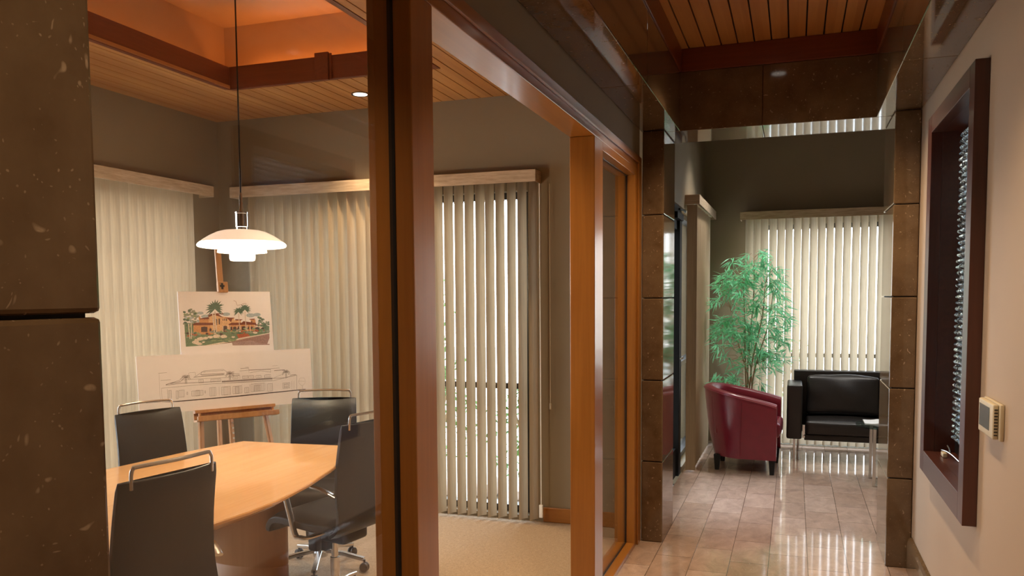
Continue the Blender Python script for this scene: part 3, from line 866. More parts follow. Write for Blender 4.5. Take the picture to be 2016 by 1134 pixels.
for x0, y0, x1, y1 in ((632, 352, 680, 385), (755, 348, 858, 378), (1090, 322, 1150, 350), (1155, 320, 1210, 348), (1235, 318, 1290, 345), (1335, 312, 1400, 340), (985, 330, 1040, 352),
                       (330, 455, 358, 540), (405, 460, 425, 540), (432, 455, 485, 525), (510, 475, 520, 498), (560, 465, 675, 515), (600, 460, 640, 515), (692, 465, 700, 488), (742, 435, 805, 520), (865, 430, 955, 512),
                       (890, 430, 930, 512), (985, 425, 1080, 500), (1010, 430, 1050, 500), (1110, 440, 1155, 495), (1180, 405, 1330, 482), (1215, 420, 1290, 480), (1362, 405, 1415, 482), (1535, 400, 1615, 455), (1550, 412, 1600, 442)):
    rc(x0, y0, x1, y1, 2.6)
    n = int((x1 - x0) / 14)
    for k in range(1, n + 1):
        xx = x0 + (x1 - x0) * k / (n + 1); ln([(xx, y0 + (xx - x0) * SL), (xx + rr_.uniform(-1, 1), y1 + (xx - x0) * SL)], 2.0)
for cx_, cy_ in ((505, 330), (955, 300), (1575, 290)):
    for k in range(11):
        a = -PI / 2 + (k - 5) * .42 + rr_.uniform(-.1, .1); L = rr_.uniform(38, 60)
        ex = cx_ + math.cos(a) * L; ey = cy_ + math.sin(a) * L * .75
        ln([(cx_, cy_), ((cx_ + ex) / 2, (cy_ + ey) / 2 - 8), (ex, ey + 8)], 4.5, 0)
    for k in range(5): ln([(cx_ - 8 + k * 4, cy_), (cx_ - 9 + k * 4.5, cy_ + 60)], 2)
for x_ in (840, 960, 1165, 1345, 1420, 1640, 1665): ln([(x_, gy(x_) - 100), (x_, gy(x_) - 8)], 1.6)
for x_ in (1060, 1215, 1300, 1330): ln([(x_, 318), (x_, 352)], 2)
ln([(1720, 380)] + [(1760 + 38 * math.cos(a), 385 + 40 * math.sin(a) * (1 + .1 * math.sin(5 * a))) for a in [x_ * .35 for x_ in range(19)]], 1.6); ln([(1762, 425), (1765, 465)], 2.2)
obj('pencil_drawing', rel(A1.bm, BR), [M['ink'], M['ink_dark']], fb1, fix=False)

A2 = Art([(80, 100), (1455, 105), (1510, 985), (120, 1025)], [(.268, .393), (.855, .391), (.853, .0), (.262, .0)], -.006)
PAL = [(.62, .30, .13), (.20, .055, .03), (.74, .45, .24), (.10, .17, .13), (.16, .25, .16), (.27, .36, .20), (.76, .66, .56), (.42, .29, .28), (.36, .22, .20), (.42, .50, .56), (.08, .05, .05), (.68, .58, .50), (.30, .33, .28), (.44, .13, .07)]
pm = [plain('paint_%d' % i, c, .7, vary=.22, vscale=160) for i, c in enumerate(PAL)]
po = A2.poly
po([(170, 560), (1440, 620), (1440, 730), (1000, 790), (650, 885), (190, 912)], 4)           # planting
po([(640, 885), (1440, 735), (1442, 800), (1400, 900), (1240, 870), (900, 860)], 8)
po([(860, 860), (1160, 835), (1290, 880), (1440, 890), (1442, 905), (870, 905)], 7)
po([(420, 905), (1440, 722), (1440, 732), (640, 890)], 6)
for x_, y_, r_ in ((470, 470, 60), (560, 460, 70), (780, 440, 60), (1150, 460, 70), (1250, 450, 60), (400, 420, 50)):
    po([(x_ + r_ * math.cos(a), y_ + r_ * .45 * math.sin(a)) for a in [k * .628 for k in range(10)]], 9)
po([(300, 590), (580, 580), (590, 735), (300, 735)], 0)
po([(380, 500), (530, 500), (530, 590), (380, 590)], 0); po([(370, 490), (400, 465), (400, 520)], 0)
po([(520, 470), (600, 430), (700, 470), (900, 500), (900, 600), (820, 700), (580, 700), (520, 560)], 2)
po([(820, 590), (1230, 600), (1230, 690), (820, 700)], 0); po([(860, 530), (1000, 530), (1000, 590), (860, 590)], 2); po([(1150, 520), (1220, 520), (1230, 580), (1150, 580)], 0)
po([(1220, 610), (1330, 610), (1330, 660), (1220, 670)], 11)
for q in ([(290, 575), (340, 560), (600, 565), (590, 600), (290, 600)], [(390, 500), (520, 480), (530, 512), (390, 512)], [(510, 455), (560, 432), (640, 425), (740, 490), (910, 492), (870, 510), (850, 560), (800, 505), (700, 480), (600, 450), (520, 480)],
          [(640, 425), (735, 425), (740, 440), (650, 440)], [(810, 590), (860, 565), (1050, 570), (1050, 600), (820, 605)], [(910, 515), (1030, 520), (1000, 535), (920, 535)], [(1130, 515), (1220, 508), (1200, 525), (1135, 525)],
          [(970, 600), (1040, 545), (1230, 575), (1240, 600)], [(1220, 595), (1330, 600), (1330, 612), (1220, 612)]): po(q, 1)
for (x0, y0, x1, y1) in ((410, 620, 500, 700), (530, 645, 560, 700), (620, 510, 645, 600), (665, 500, 685, 590), (725, 500, 735, 535), (750, 500, 762, 535), (775, 505, 790, 540), (735, 610, 790, 700), (840, 625, 870, 680), (880, 625, 930, 680), (950, 620, 980, 670), (1010, 620, 1070, 680), (1105, 625, 1125, 670), (1150, 625, 1180, 670), (1160, 540, 1175, 565)):
    po([(x0, y0 + 8), ((x0 + x1) / 2, y0), (x1, y0 + 8), (x1, y1), (x0, y1)], 10)
for x_ in (725, 800, 830, 935, 990, 1090, 1140, 1200): po([(x_, 605), (x_ + 9, 605), (x_ + 9, 705), (x_, 705)], 11)
rr_ = random.Random(5)
def blob(x_, y_, rx, ry, mi): po([(x_ + rx * math.cos(a) * rr_.uniform(.75, 1.1), y_ + ry * math.sin(a) * rr_.uniform(.75, 1.1)) for a in [k * .7 for k in range(9)]], mi)
for k in range(60): blob(rr_.uniform(165, 380), rr_.uniform(360, 620), 22, 18, rr_.choice((3, 12, 12, 5, 9)))
for k in range(30): blob(rr_.uniform(1270, 1350), rr_.uniform(480, 620), 18, 14, rr_.choice((3, 12, 4)))
for k in range(25): blob(rr_.uniform(1340, 1435), rr_.uniform(560, 620), 16, 12, rr_.choice((3, 12, 4)))
for k in range(70):
    x_ = rr_.uniform(180, 1420); blob(x_, 745 - (x_ - 180) * .06 + rr_.uniform(-35, 30), rr_.uniform(15, 40), 16, rr_.choice((3, 4, 5, 13, 12, 10)))
for k in range(40): blob(rr_.uniform(450, 900), rr_.uniform(790, 850), 40, 10, rr_.choice((4, 5, 5, 3)))
po([(930, 740), (1100, 730), (1140, 770), (960, 800)], 13)
for x_, y_, rx in ((330, 850, 60), (380, 875, 45), (400, 800, 55), (470, 790, 45), (540, 775, 45), (630, 765, 60), (740, 770, 55), (440, 850, 25), (880, 780, 30), (340, 820, 40), (1215, 720, 40), (985, 700, 18), (610, 720, 22)):
    blob(x_, y_, rx, rx * .5, 6)
A2.line([(228, 575), (248, 800)], 12, 6); A2.line([(270, 570), (270, 800)], 10, 6)
for bx, by, tx_, ty_, sc in ((600, 705, 580, 430, 1), (632, 705, 612, 400, 1.25), (980, 680, 965, 430, .75), (1078, 680, 1062, 400, .85)):
    A2.line([(bx, by), (tx_, ty_)], 18 if sc > .9 else 12, 11)
    if bx == 600: continue
    for k in range(17):
        a = -PI / 2 + (k - 8) * .29 + rr_.uniform(-.08, .08); L = rr_.uniform(95, 130) * sc
        ex, ey = tx_ + math.cos(a) * L, ty_ - 40 * sc + math.sin(a) * L * .95
        mxx, myy = (tx_ + ex) / 2, (ty_ - 40 * sc + ey) / 2
        nx_, ny_ = math.sin(a) * 11 * sc, -math.cos(a) * 11 * sc
        po([(tx_, ty_ - 30 * sc), (mxx + nx_, myy + ny_), (ex, ey + 14), (mxx - nx_, myy - ny_)], 3)
A2.line([(890, 240), (925, 250), (945, 310), (1010, 300), (1040, 285), (1085, 280)], 5, 8)
obj('painted_scene', rel(A2.bm, BU), pm, fb2, fix=False)

# ---- pendant lamp (three stacked shades)
PX, PY = -2.362, 3.105
pen = thing('pendant_lamp', 'lit white three-tier pendant lamp hanging above the table', 'pendant lamp', (PX, PY, 1.668)); pen.scale = (.925, .925, .925)
def shell(prof_out, th, seg=56):
    bm = NB(); inner = [(max(r - th, .001), z - th * .3) for r, z in prof_out]
    rings = []
    for r, z in prof_out + inner[::-1]:
        rings.append([Vector((r * math.cos(2 * PI * k / seg), r * math.sin(2 * PI * k / seg), z)) for k in range(seg)])
    rings.append(rings[0]); vr = []
    vr = [[bm.verts.new(p) for p in r] for r in rings[:-1]]; vr.append(vr[0])
    for A_, B_ in zip(vr, vr[1:]):
        for i in range(seg): bm.faces.new((A_[i], A_[(i + 1) % seg], B_[(i + 1) % seg], B_[i]))
    return bm
def opal(name, strength, col=(1, .80, .55)):
    m, nt, b_ = newmat(name)
    b_.inputs['Base Color'].default_value = (.9, .86, .78, 1); b_.inputs['Roughness'].default_value = .25
    b_.inputs['Emission Color'].default_value = (*col, 1); b_.inputs['Emission Strength'].default_value = strength
    return m
M['opal_top'] = opal('opal_glass_top', .42, (1, .72, .50)); M['opal_low'] = opal('opal_glass_lower', 2.6, (1, .90, .72))
Rt = .209
obj('upper_shade', shell([(.055, .150), (.085, .147), (.115, .139), (.150, .122), (.180, .103), (.1955, .0905)], .004), M['opal_top'], pen, smooth=True, angle=80)
obj('shade_lining', shell([(.1958, .0903), (.2035, .0845), (Rt, .077), (.2085, .071), (.203, .066), (.19, .064), (.15, .078), (.10, .092), (.05, .10)], .003), M['opal_low'], pen, smooth=True, angle=80)
obj('middle_shade', shell([(.045, .105), (.075, .098), (.098, .082), (.110, .064), (.116, .044), (.1165, .040)], .003), M['opal_low'], pen, smooth=True, angle=80)
b = NB(); lathe(b, [(.001, .09), (.05, .085), (.0605, .055), (.0605, .012), (.057, .002), (.05, 0), (.001, 0)], 40)
obj('lower_shade', b, M['opal_low'], pen, smooth=True, angle=60)
b = NB(); lathe(b, [(.001, .152), (.026, .152), (.026, .163), (.029, .165), (.029, .228), (.0305, .230), (.0305, .236), (.012, .238), (.009, .252), (.009, .29), (.0065, .33), (.001, .332)], 28)
obj('socket_housing', b, M['chrome'], pen, smooth=True, angle=35)
b = NB(); tube(b, [(0, 0, .325), (0, 0, (3.244 - 1.668) / .925)], .0038, 8)
obj('cord', b, M['plastic'], pen, smooth=True)
lamp('pendant_glow', 'POINT', (PX, PY, 1.60), 16, (1, .78, .50), shadow_soft_size=.06)

# ---- recessed downlights
def downlight(x, y, z, label, power, col=(1, .74, .46), spot=1.65):
    t = thing('downlight', label, 'ceiling light', (x, y, z), group=None)
    b = NB(); lathe(b, [(.052, -.002), (.058, -.004), (.058, .001), (.052, .001), (.046, .002)], 28, close_ends=False)
    obj('trim_ring', b, M['plastic'], t, smooth=True)
    b = NB(); lathe(b, [(.001, -.0035), (.045, -.0035), (.045, -.001), (.001, -.001)], 24)
    obj('lens', b, M['lamp_white'], t)
    lamp('downlight_beam', 'SPOT', (x, y, z - .012), power, col, spot_size=spot, spot_blend=.7, shadow_soft_size=.045)
    return t
WARM = (1, .70, .42)
downlight(-2.672, 4.755, 2.8095, 'small bright recessed downlight in the plank ceiling beside the glass frame post', 60)
downlight(-1.45, 3.3, 2.8095, 'recessed downlight above the meeting room doorway', 66)
downlight(-1.45, 1.2, 2.8095, 'recessed downlight in the near plank ceiling of the meeting room', 60)
downlight(-3.75, 3.0, 2.8095, 'recessed downlight above the left wall blind', 34)
downlight(-.12, 4.22, 2.944, 'recessed downlight in the hallway ceiling nearest the stone lintel', 105, spot=2.0)
downlight(-.35, 7.35, 3.299, 'added downlight out of view in the lobby ceiling, brightening the tub chair and bamboo', 70, (1, .95, .88), 1.5)  # unseen lamp, added to lift the light on chair, plant and floor
downlight(.9, 6.9, 3.299, 'added downlight out of view in the lobby ceiling, brightening the side table and floor', 50, (1, .95, .88), 1.5)  # second added lobby lamp, out of view, fills the dim right side
downlight(-.12, 2.4, 2.944, 'recessed downlight in the middle of the hallway ceiling', 78)
downlight(-.12, .6, 2.944, 'recessed downlight in the near end of the hallway ceiling', 40)
downlight(-.12, -1.2, 2.944, 'recessed downlight in the hallway ceiling farthest from the lobby', 14)

# ---- cove light strips
def cove(name, loc, rot, sx, power):
    return lamp(name, 'AREA', loc, power, (1, .30, .05), rot, shape='RECTANGLE', size=sx, size_y=.03)
cove('cove_light', (-2.67, TY1 + .09, 2.875), (PI, 0, 0), 1.30, 1.05)
cove('cove_light', (TX0 - .09, 2.8, 2.875), (PI, 0, PI / 2), 3.0, .95)
cove('cove_light', (TX1 + .075, 2.8, 2.875), (PI, 0, PI / 2), 3.0, .8)
cs = thing('light_strip', 'glowing orange light strip lying behind the far tray beam', 'light strip', (-2.67, TY1 + .06, 2.863))
b = NB(); box(b, -3.35, -2.0, TY1 + .045, TY1 + .06, 2.8625, 2.868)
obj('led_strip', rel(b, cs), M['led'], cs)

# ================================================================== LOBBY FURNITURE
# ---- burgundy tub chair, local +X = front
tub = thing('tub_chair', 'burgundy leather tub chair in front of the bamboo plant', 'armchair', (-.400, 7.31, 0), math.radians(-2.5))
R0 = .315
def u_path(n=40):
    pts = []
    L1 = .31
    for i in range(9): pts.append((.29 - L1 * i / 8, -R0, 0))
    for i in range(1, 17):
        a = -PI / 2 - PI * i / 17; pts.append((-.02 + R0 * math.cos(a), R0 * math.sin(a), 0))
    for i in range(9): pts.append((-.02 + L1 * i / 8, R0, 0))
    return pts
up_ = u_path(); n_ = len(up_)
def zt(x): 
    t = min(1, max(0, (.29 - x) / .62)); return .585 + .135 * t ** .85
b = NB(); rings = []
for i, (x, y, _) in enumerate(up_):
    if i == 0: tx_, ty_ = -1, 0
    elif i == n_ - 1: tx_, ty_ = 1, 0
    else:
        tx_ = up_[i + 1][0] - up_[i - 1][0]; ty_ = up_[i + 1][1] - up_[i - 1][1]; L = math.hypot(tx_, ty_); tx_ /= L; ty_ /= L
    nx_, ny_ = ty_, -tx_     # inward/outward
    if nx_ * (x + .02) + ny_ * y < 0 and not (i < 9 or i > n_ - 10): nx_, ny_ = -nx_, -ny_
    if i < 9: nx_, ny_ = 0, -1
    if i > n_ - 10: nx_, ny_ = 0, 1
    back = max(0, -nx_); Z = zt(x); th = .075
    tp = .07 * back + .015
    ring = []
    for (off, z) in ((-tp, .125), (-tp - .0, .135), (-tp * .45, .34), (0.0, Z - .05), (.002, Z - .018), (-.010, Z - .003), (-.035, Z + .006), (-.06, Z - .002), (-th, Z - .02), (-th - .004, Z - .06), (-th - .01 - .03 * back, .40), (-th - .01 - .05 * back, .20)):
        ring.append(Vector((x + nx_ * off, y + ny_ * off, z)))
    rings.append(ring)
loft(b, rings)
obj('shell', b, M['red_leather'], tub, smooth=True, angle=55)
b = NB()
for side in (0,):
    pts = []
    for i, (x, y, _) in enumerate(up_):
        a = math.atan2(y, x + .02); back = 1 if (8 < i < n_ - 9) else 0
        cx_, cy_ = (x, y)
        pts.append((cx_ * 1.0 + (0.004 * math.cos(a) if back else 0), cy_ + (.004 * math.sin(a) if back else (.003 if y > 0 else -.003)), zt(x) - .022))
    tube(b, pts, .0045, 6)
obj('piping', b, M['red_leather'], tub, smooth=True)
b = NB(); tube(b, [(.0, -.3175, .14), (.005, -.3185, .40), (.01, -.3175, .60)], .0022, 5); tube(b, [(-.20, -.255, .14), (-.225, -.262, .42), (-.24, -.266, .64)], .0022, 5)
obj('seams', b, M['red_leather'], tub, smooth=True)
b = NB(); prism(b, [(.265, -.235), (.265, .235), (-.06, .235), (-.17, .19), (-.235, .10), (-.25, 0), (-.235, -.10), (-.17, -.19), (-.06, -.235)], .13, .30)
obj('seat_base', b, M['red_leather'], tub, bevel=.01, smooth=True)
b = NB(); rbox(b, -.22, .315, -.232, .232, .302, .43, .045, 4)
obj('seat_cushion', b, M['red_leather'], tub, smooth=True)
for (x, y) in ((.255, -.262), (.255, .262), (-.20, -.19), (-.20, .19)):
    b = NB(); loft(b, [[Vector((x + sx * w, y + sy * w, z)) for sx, sy in ((-1, -1), (1, -1), (1, 1), (-1, 1))] for z, w in ((.0015, .017), (.135, .027))])
    obj('leg', b, M['dark_void'], tub, bevel=.002)

# ---- black leather sofa with chrome legs
so = thing('sofa', 'black leather sofa with chrome legs in front of the cream blind', 'sofa', (.72, 7.95, 0))
def tprism(bm): pass
b = NB(); rbox(b, .005, 1.475, 8.15, 8.27, .20, .782, .014, 3); obj('back_panel', rel(b, so), M['sofa_leather'], so, smooth=True)
for x0 in (-.05, 1.40):
    b = NB(); rbox(b, x0, x0 + .13, 7.66, 8.149, .205, .692, .022, 4)
    for v in b.verts:
        if v.co.x < x0 + .03: v.co.x -= .012 * math.sin(PI * (v.co.z - .2) / .49)
    obj('arm', rel(b, so), M['sofa_leather'], so, smooth=True)
b = NB(); rbox(b, .10, 1.385, 7.69, 8.149, .195, .245, .006, 2); obj('seat_frame', rel(b, so), M['sofa_leather'], so, smooth=True)
def cushion(bm, x0, x1, y0, y1, z0, z1, nx=22, ny=10, puff=.02, wr=.006, seed=0, mat=None):
    """soft cushion: grid box with puffed faces and small wrinkles"""
    rw = random.Random(seed); ph = [(rw.uniform(8, 26), rw.uniform(8, 26), rw.uniform(0, 6)) for _ in range(6)]
    tmp = NB(); box(tmp, x0, x1, y0, y1, z0, z1)
    bmesh.ops.bevel(tmp, geom=tmp.edges[:], offset=.028, segments=3, profile=.55, affect='EDGES')
    bmesh.ops.subdivide_edges(tmp, edges=[e for e in tmp.edges if e.calc_length() > .08], cuts=12, use_grid_fill=True)
    cx_, cy_, cz_ = (x0 + x1) / 2, (y0 + y1) / 2, (z0 + z1) / 2
    for v in tmp.verts:
        u = (v.co.x - cx_) / ((x1 - x0) / 2); w = (v.co.y - cy_) / ((y1 - y0) / 2); h = (v.co.z - cz_) / ((z1 - z0) / 2)
        wv_ = sum(math.sin(a * v.co.x + c * (v.co.z + v.co.y) + p) for a, c, p in ph) / 6 * wr
        big = (1 - u * u)
        v.co.z += (puff * big * max(0, 1 - w * w) * (1 if h > 0 else 0)) + wv_ * (1 - abs(w)) 
        v.co.y += (-puff * big * max(0, 1 - h * h) * (1 if w < 0 else 0)) + wv_ * (1 - abs(h))
    add_bm(bm, tmp, mat)
for k, (x0, x1) in enumerate(((.112, .742), (.748, 1.378))):
    b = NB(); cushion(b, x0, x1, 7.665, 8.13, .247, .372, puff=.014, wr=.004, seed=k)
    obj('seat_cushion', rel(b, so), M['sofa_leather'], so, smooth=True, angle=70)
    b = NB(); mt = Matrix.Translation((0, 8.0, .385)) @ Matrix.Rotation(math.radians(-12), 4, 'X') @ Matrix.Translation((0, -8.0, -.385))
    cushion(b, x0 + .01, x1, 7.975, 8.085, .392, .745, puff=.03, wr=.016, seed=k + 5, mat=mt)
    obj('back_cushion', rel(b, so), M['sofa_leather'], so, smooth=True, angle=70)
for (x, y) in ((.017, 7.705), (1.41, 7.705), (.05, 8.22), (1.41, 8.22)):
    b = NB(); box(b, x - .011, x + .011, y - .011, y + .011, .001, .203)
    obj('leg', rel(b, so), M['chrome'], so, bevel=.002)
b = NB(); box(b, .084, .108, 7.70, 7.76, .215, .33); box(b, .084, .108, 7.69, 7.80, .215, .235)
obj('bracket', rel(b, so), M['chrome'], so, bevel=.002)

# ---- glass side table with magazines
sd = thing('side_table', 'small glass topped side table with slim metal legs beside the stone column', 'side table', (.88, 7.0, 0))
b = NB(); pts = []
hx, hy, rr0 = .40, .22, .16
for cx_, cy_, a0 in ((hx - rr0, hy - rr0, 0), (-hx + rr0, hy - rr0, PI / 2), (-hx + rr0, -hy + rr0, PI), (hx - rr0, -hy + rr0, 1.5 * PI)):
    for k in range(9): a = a0 + PI / 2 * k / 8; pts.append((.88 + cx_ + rr0 * math.cos(a), 7.0 + cy_ + rr0 * math.sin(a)))
prism(b, pts, .455, .464); obj('glass_top', rel(b, sd), M['table_glass'], sd)
for y in (6.845, 7.155):
    b = NB(); box(b, .592, .616, y - .012, y + .012, .001, .4545); box(b, 1.15, 1.174, y - .012, y + .012, .001, .4545); box(b, .616, 1.15, y - .012, y + .012, .001, .012)
    obj('leg_frame', rel(b, sd), M['alu'], sd, bevel=.002)
b = NB(); pts2 = [(.66, 7.10), (.66, 6.90), (.70, 6.87), (.80, 6.86), (1.1, 6.86), (1.1, 7.13), (.75, 7.13)]
prism(b, pts2, .415, .4545); obj('under_shelf', rel(b, sd), M['drum'], sd, bevel=.004)
mg = thing('magazine', 'open white magazine lying on the glass side table', 'magazine', (.76, 7.06, .464))
b = NB()
loft(b, [[Vector((x, y, .4645 + h)), Vector((x, y, .4665 + h + .004))] for x, h, y in ((.585, .0, 7.10), (.585, 0, 7.101))], cap=False) if False else None
n = 10
for s in (0, 1):
    rings = []
    for k in range(n + 1):
        t = k / n; x = .70 + (t * .20 if s else -t * .155); h = .010 * math.exp(-((t - .25) ** 2) / .05) + .004
        rings.append([Vector((x, 6.97 + .03 * t, .4645)), Vector((x, 7.20 + .02 * t, .4645)), Vector((x, 7.20 + .02 * t, .4645 + h + .002)), Vector((x, 6.97 + .03 * t, .4645 + h + .002))])
    loft(b, rings)
obj('pages', rel(b, mg), M['white'], mg, smooth=True)
mg2 = thing('magazine', 'closed tan magazine at the front edge of the glass side table', 'magazine', (.80, 6.89, .464))
b = NB(); box(b, .655, .86, 6.80, 6.955, .4645, .478); obj('cover', rel(b, mg2), M['paper2'], mg2, bevel=.002)

# ---- bamboo plant
bp = thing('potted_bamboo', 'tall leafy green bamboo plant behind the burgundy tub chair', 'potted plant', (-.36, 7.93, 0))
b = NB(); lathe(b, [(.001, .001), (.11, .001), (.125, .02), (.15, .28), (.158, .30), (.158, .315), (.145, .315), (.14, .29), (.001, .285)], 30)
obj('pot', b, M['pot'], bp, smooth=True, angle=50)
b = NB(); lathe(b, [(.001, .292), (.135, .292), (.12, .305), (.001, .31)], 24); obj('soil', b, M['soil'], bp, smooth=True)
rp = random.Random(11); leaf = NB()
def leafblade(p, d, L, w):
    d = d.normalized(); s = d.cross(Vector((0, 0, 1)))
    if s.length < .05: s = Vector((1, 0, 0))
    s.normalize(); s = (Matrix.Rotation(rp.uniform(-.9, .9), 4, d) @ s)
    nrm = s.cross(d).normalized(); sag = Vector((0, 0, -L * .18))
    a = leaf.verts.new(p); m1 = p + d * L * .35 + sag * .2; m2 = p + d * L * .7 + sag * .55; e = leaf.verts.new(p + d * L + sag)
    l1 = leaf.verts.new(m1 + s * w / 2 + nrm * w * .18); r1 = leaf.verts.new(m1 - s * w / 2 + nrm * w * .18); c1 = leaf.verts.new(m1)
    l2 = leaf.verts.new(m2 + s * w * .36 + nrm * w * .12); r2 = leaf.verts.new(m2 - s * w * .36 + nrm * w * .12); c2 = leaf.verts.new(m2)
    for f in ((a, c1, l1), (a, r1, c1), (l1, c1, c2, l2), (c1, r1, r2, c2), (l2, c2, e), (c2, r2, e)): leaf.faces.new(f)
twigs = NB()
canes = [(-.30, .62), (-.20, 1.40), (-.10, 1.70), (0.0, 1.86), (.10, 1.62), (.16, 1.50), (-.04, 1.2)]
cane_pts = []
for k, (dx, h) in enumerate(canes):
    x0, y0 = rp.uniform(-.05, .05), rp.uniform(-.05, .05)
    pts = smooth_path([(x0, y0, .29), (x0 + dx * .25, y0 + rp.uniform(-.03, .03), .29 + (h - .29) * .4), (dx * .8, rp.uniform(-.08, .05), .29 + (h - .29) * .75), (dx * 1.05, rp.uniform(-.1, .05), h - .02)], 6)
    b = NB(); tube(b, pts, [.0075 - .0045 * i / len(pts) for i in range(len(pts))], 7)
    obj('cane', b, M['cane'], bp, smooth=True)
    cane_pts.append(pts)
centres = []
def inside(x, z):
    # silhouette of the foliage in plant space (x about the trunk, z height)
    prof = [(.55, -.30, .02), (.70, -.36, .12), (.85, -.30, .26), (1.0, -.36, .30), (1.2, -.37, .32), (1.4, -.38, .31), (1.6, -.36, .26), (1.76, -.28, .22), (1.88, -.08, .12), (1.95, -.02, .07)]
    for (za, l0, r0_), (zb, l1, r1_) in zip(prof, prof[1:]):
        if za <= z <= zb:
            t = (z - za) / (zb - za); return l0 + (l1 - l0) * t <= x <= r0_ + (r1_ - r0_) * t
    return False
cnt = 0
while cnt < 200:
    x = rp.uniform(-.38, .33); z = rp.uniform(.60, 1.93); y = rp.uniform(-.20, .13)
    if not inside(x, z): continue
    if z < .95 and rp.random() < .35: continue
    
    cnt += 1; c = Vector((x, y, z))
    # twig from the nearest cane
    cp = min((p for pts in cane_pts for p in pts), key=lambda q: (q - c).length + (0 if q.z < c.z else .05))
    mid = (cp + c) / 2 + Vector((0, 0, .03)); tube(twigs, [cp, mid, c], .0016, 4)
    out = Vector((x - cp.x + rp.uniform(-.08, .08), y - cp.y + rp.uniform(-.08, .08) - .02, rp.uniform(-.08, .08)))
    if out.length < .01: out = Vector((1, 0, 0))
    out.normalize()
    nl = rp.randint(9, 14)
    for q in range(nl):
        d = out * rp.uniform(.2, 1) + Vector((rp.uniform(-1, 1), rp.uniform(-.9, .9), rp.uniform(-.75, .45)))
        if d.length < .1: continue
        leafblade(c + Vector((rp.uniform(-.025, .025), rp.uniform(-.025, .025), rp.uniform(-.03, .03))), d, rp.uniform(.08, .13), rp.uniform(.010, .016))
obj('twigs', twigs, M['cane'], bp, kind='stuff')
obj('foliage', leaf, M['leaf'], bp, fix=False)

# ================================================================== RIGHT WALL
ar = thing('shadow_box_frame', 'tall dark mahogany shadow box with rippled dark glass recessed in the right wall', 'wall art', (.622, 3.74, .675))
fy0, fy1, fz0, fz1 = 3.222, 4.262, .672, 2.302
b = NB(); box(b, .575, .6215, fy0, NY0 + .012, fz0, fz1)
obj('frame_member', rel(b, ar), M['mahogany_z'], ar, bevel=.002)
b = NB(); box(b, .575, .6215, NY1 - .02, fy1, fz0, fz1)
obj('frame_member', rel(b, ar), M['mahogany_z'], ar, bevel=.002)
b = NB(); box(b, .575, .6215, NY0 + .012, NY1 - .02, fz0, .772)
obj('frame_member', rel(b, ar), M['mahogany_y'], ar, bevel=.002)
b = NB(); box(b, .575, .6215, NY0 + .012, NY1 - .02, 2.225, fz1)
obj('frame_member', rel(b, ar), M['mahogany_y'], ar, bevel=.002)
b = NB()   # liner of the recess
box(b, .6216, .718, NY1 - .02, NY1 - .002, NZ0 + .002, NZ1 - .002); box(b, .6216, .718, NY0 + .002, NY0 + .012, NZ0 + .002, NZ1 - .002)
box(b, .6216, .718, NY0 + .012, NY1 - .02, NZ0 + .002, .771); box(b, .6216, .718, NY0 + .012, NY1 - .02, 2.226, NZ1 - .002)
obj('recess_liner', rel(b, ar), M['mahogany_y'], ar)
b = NB(); rows = 52; z0r, z1r = .83, 2.215; nyr = 300
rrp = random.Random(9)
grid = []
nz = rows * 5
for i in range(nz + 1):
    z = z0r + (z1r - z0r) * i / nz; row = []
    for j in range(nyr + 1):
        y = NY0 + .016 + (NY1 - .02 - NY0 - .020) * j / nyr
        ph = (i / 5) + .12 * math.sin(y * 9 + .5)
        x = .702 - .012 * abs(math.sin(PI * ph)) - (.0030 * math.sin(y * 330 + math.floor(ph) * 2.4) + .0015 * math.sin(y * 610 + math.floor(ph) * 4.1)) * abs(math.sin(PI * ph))
        row.append(b.verts.new((x, y, z)))
    grid.append(row)
for i in range(nz):
    for j in range(nyr): b.faces.new((grid[i][j], grid[i][j + 1], grid[i + 1][j + 1], grid[i + 1][j]))
obj('rippled_glass', rel(b, ar), M['ripple'], ar, smooth=True, fix=True)
b = NB(); box(b, .704, .717, NY0 + .013, NY1 - .021, .772, 2.225)
obj('backing', rel(b, ar), M['dark'], ar)
cbl = thing('cable', 'small loose grey cable with a plug lying on the sill of the recessed frame', 'cable', (.66, 4.05, .772))
b = NB(); tube(b, smooth_path([(.640, 4.10, .790), (.655, 4.05, .792), (.668, 3.98, .787), (.68, 3.90, .7765)], 5), .0028, 7); tube(b, smooth_path([(.662, 4.02, .788), (.665, 4.045, .80), (.66, 4.07, .815)], 4), .003, 7)
obj('wire', rel(b, cbl), M['alu'], cbl, smooth=True)
b = NB(); rbox(b, .632, .65, 4.00, 4.06, .7725, .792, .004, 2); obj('plug', rel(b, cbl), M['beige_plastic'], cbl, smooth=True)

th = thing('thermostat', 'small beige thermostat with grey screen on the cream right wall', 'thermostat', (.622, 2.95, 1.10))
b = NB(); rbox(b, .609, .6215, 2.868, 3.105, 1.037, 1.152, .004, 2); obj('back_plate', rel(b, th), M['beige_plastic'], th, smooth=True)
b = NB(); rbox(b, .592, .6088, 2.885, 3.092, 1.040, 1.150, .005, 3); cv = obj('cover', rel(b, th), M['beige_plastic'], th, smooth=True)
b = NB(); box(b, .5908, .5918, 2.93, 3.075, 1.062, 1.135); obj('screen', rel(b, th), M['screen'], cv)
b = NB()
for k in range(9): box(b, .596, .606, 2.8838, 2.8849, 1.052 + k * .010, 1.056 + k * .010)
obj('vents', rel(b, th), M['dark'], cv)

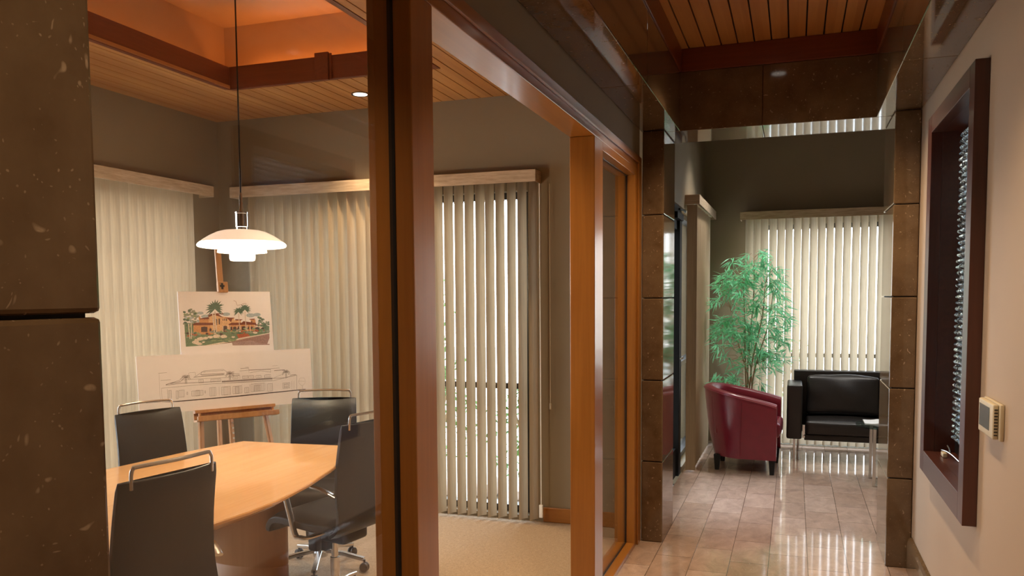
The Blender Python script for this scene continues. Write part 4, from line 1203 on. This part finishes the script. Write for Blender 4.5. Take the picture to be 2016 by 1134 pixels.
# ================================================================== OUTSIDE
b = NB(); box(b, -12, 12, 5.5, 24, -.14, -.11); box(b, -16, -4.5, -6, 5.5, -.14, -.11); box(b, 3.1, 12, 2, 5.5, -.14, -.11)
o = obj('ground', b, M['concrete'], kind='structure', label='pale paving outside the windows')
def shrub(name, x, y, r, h, label, seed, nl=700, leafl=.07):
    rs = random.Random(seed); t = thing(name, label, 'shrub', (x, y, -.11))
    bm = NB()
    for k in range(nl):
        a = rs.uniform(0, 2 * PI); u = rs.random() ** .4; zz = rs.uniform(.08, 1)
        rad = r * u * math.sin(PI * min(1, zz * .8 + .18)) ** .6
        p = Vector((rad * math.cos(a), rad * math.sin(a), zz * h)); d = Vector((rs.uniform(-1, 1), rs.uniform(-1, 1), rs.uniform(-.3, 1))).normalized()
        s = d.cross(Vector((rs.uniform(-1, 1), rs.uniform(-1, 1), rs.uniform(-1, 1)))).normalized(); L = leafl * rs.uniform(.6, 1.2)
        q = [p, p + d * L * .5 + s * L * .22, p + d * L, p + d * L * .5 - s * L * .22]
        bm.faces.new([bm.verts.new(v) for v in q])
    obj('foliage', bm, M['hedge'], t, fix=False)
    bm = NB()
    for k in range(5):
        a = k * 1.26; tube(bm, [(0, 0, 0), (r * .3 * math.cos(a), r * .3 * math.sin(a), h * .5), (r * .5 * math.cos(a), r * .5 * math.sin(a), h * .8)], .012, 5)
    obj('stems', bm, M['cane'], t)
shrub('shrub', -3.2, 6.9, .5, .95, 'green shrub outside the left half of the meeting room rear window', 1)
shrub('shrub', -2.1, 6.7, .45, .85, 'green shrub seen through the open vanes right of the wooden frame post', 2)
shrub('shrub', -3.9, 7.6, .7, 2.2, 'tall green bush further out behind the rear blind', 3, 1100, .1)
shrub('shrub', -1.9, 8.8, .7, 1.3, 'green bush seen beyond the entrance door', 4)
shrub('shrub', -.3, 10.4, .8, 1.2, 'green bush outside behind the lobby blind', 5)
for k, (x, y, r) in enumerate(((-2.35, 6.1, .16), (-2.7, 6.0, .12), (-2.0, 6.05, .11), (-3.1, 6.15, .14))):
    bm = NB(); bmesh.ops.create_icosphere(bm, subdivisions=2, radius=r)
    rs = random.Random(k)
    for v in bm.verts: v.co *= rs.uniform(.85, 1.1); v.co.z *= .6
    o = obj('rock', bm, M['rock'], smooth=True); o.location = (x, y, -.11 + r * .45); o['category'] = 'rock'; o['group'] = 'pale rocks outside the window'; o['label'] = 'pale garden rock on the ground outside the meeting room window'
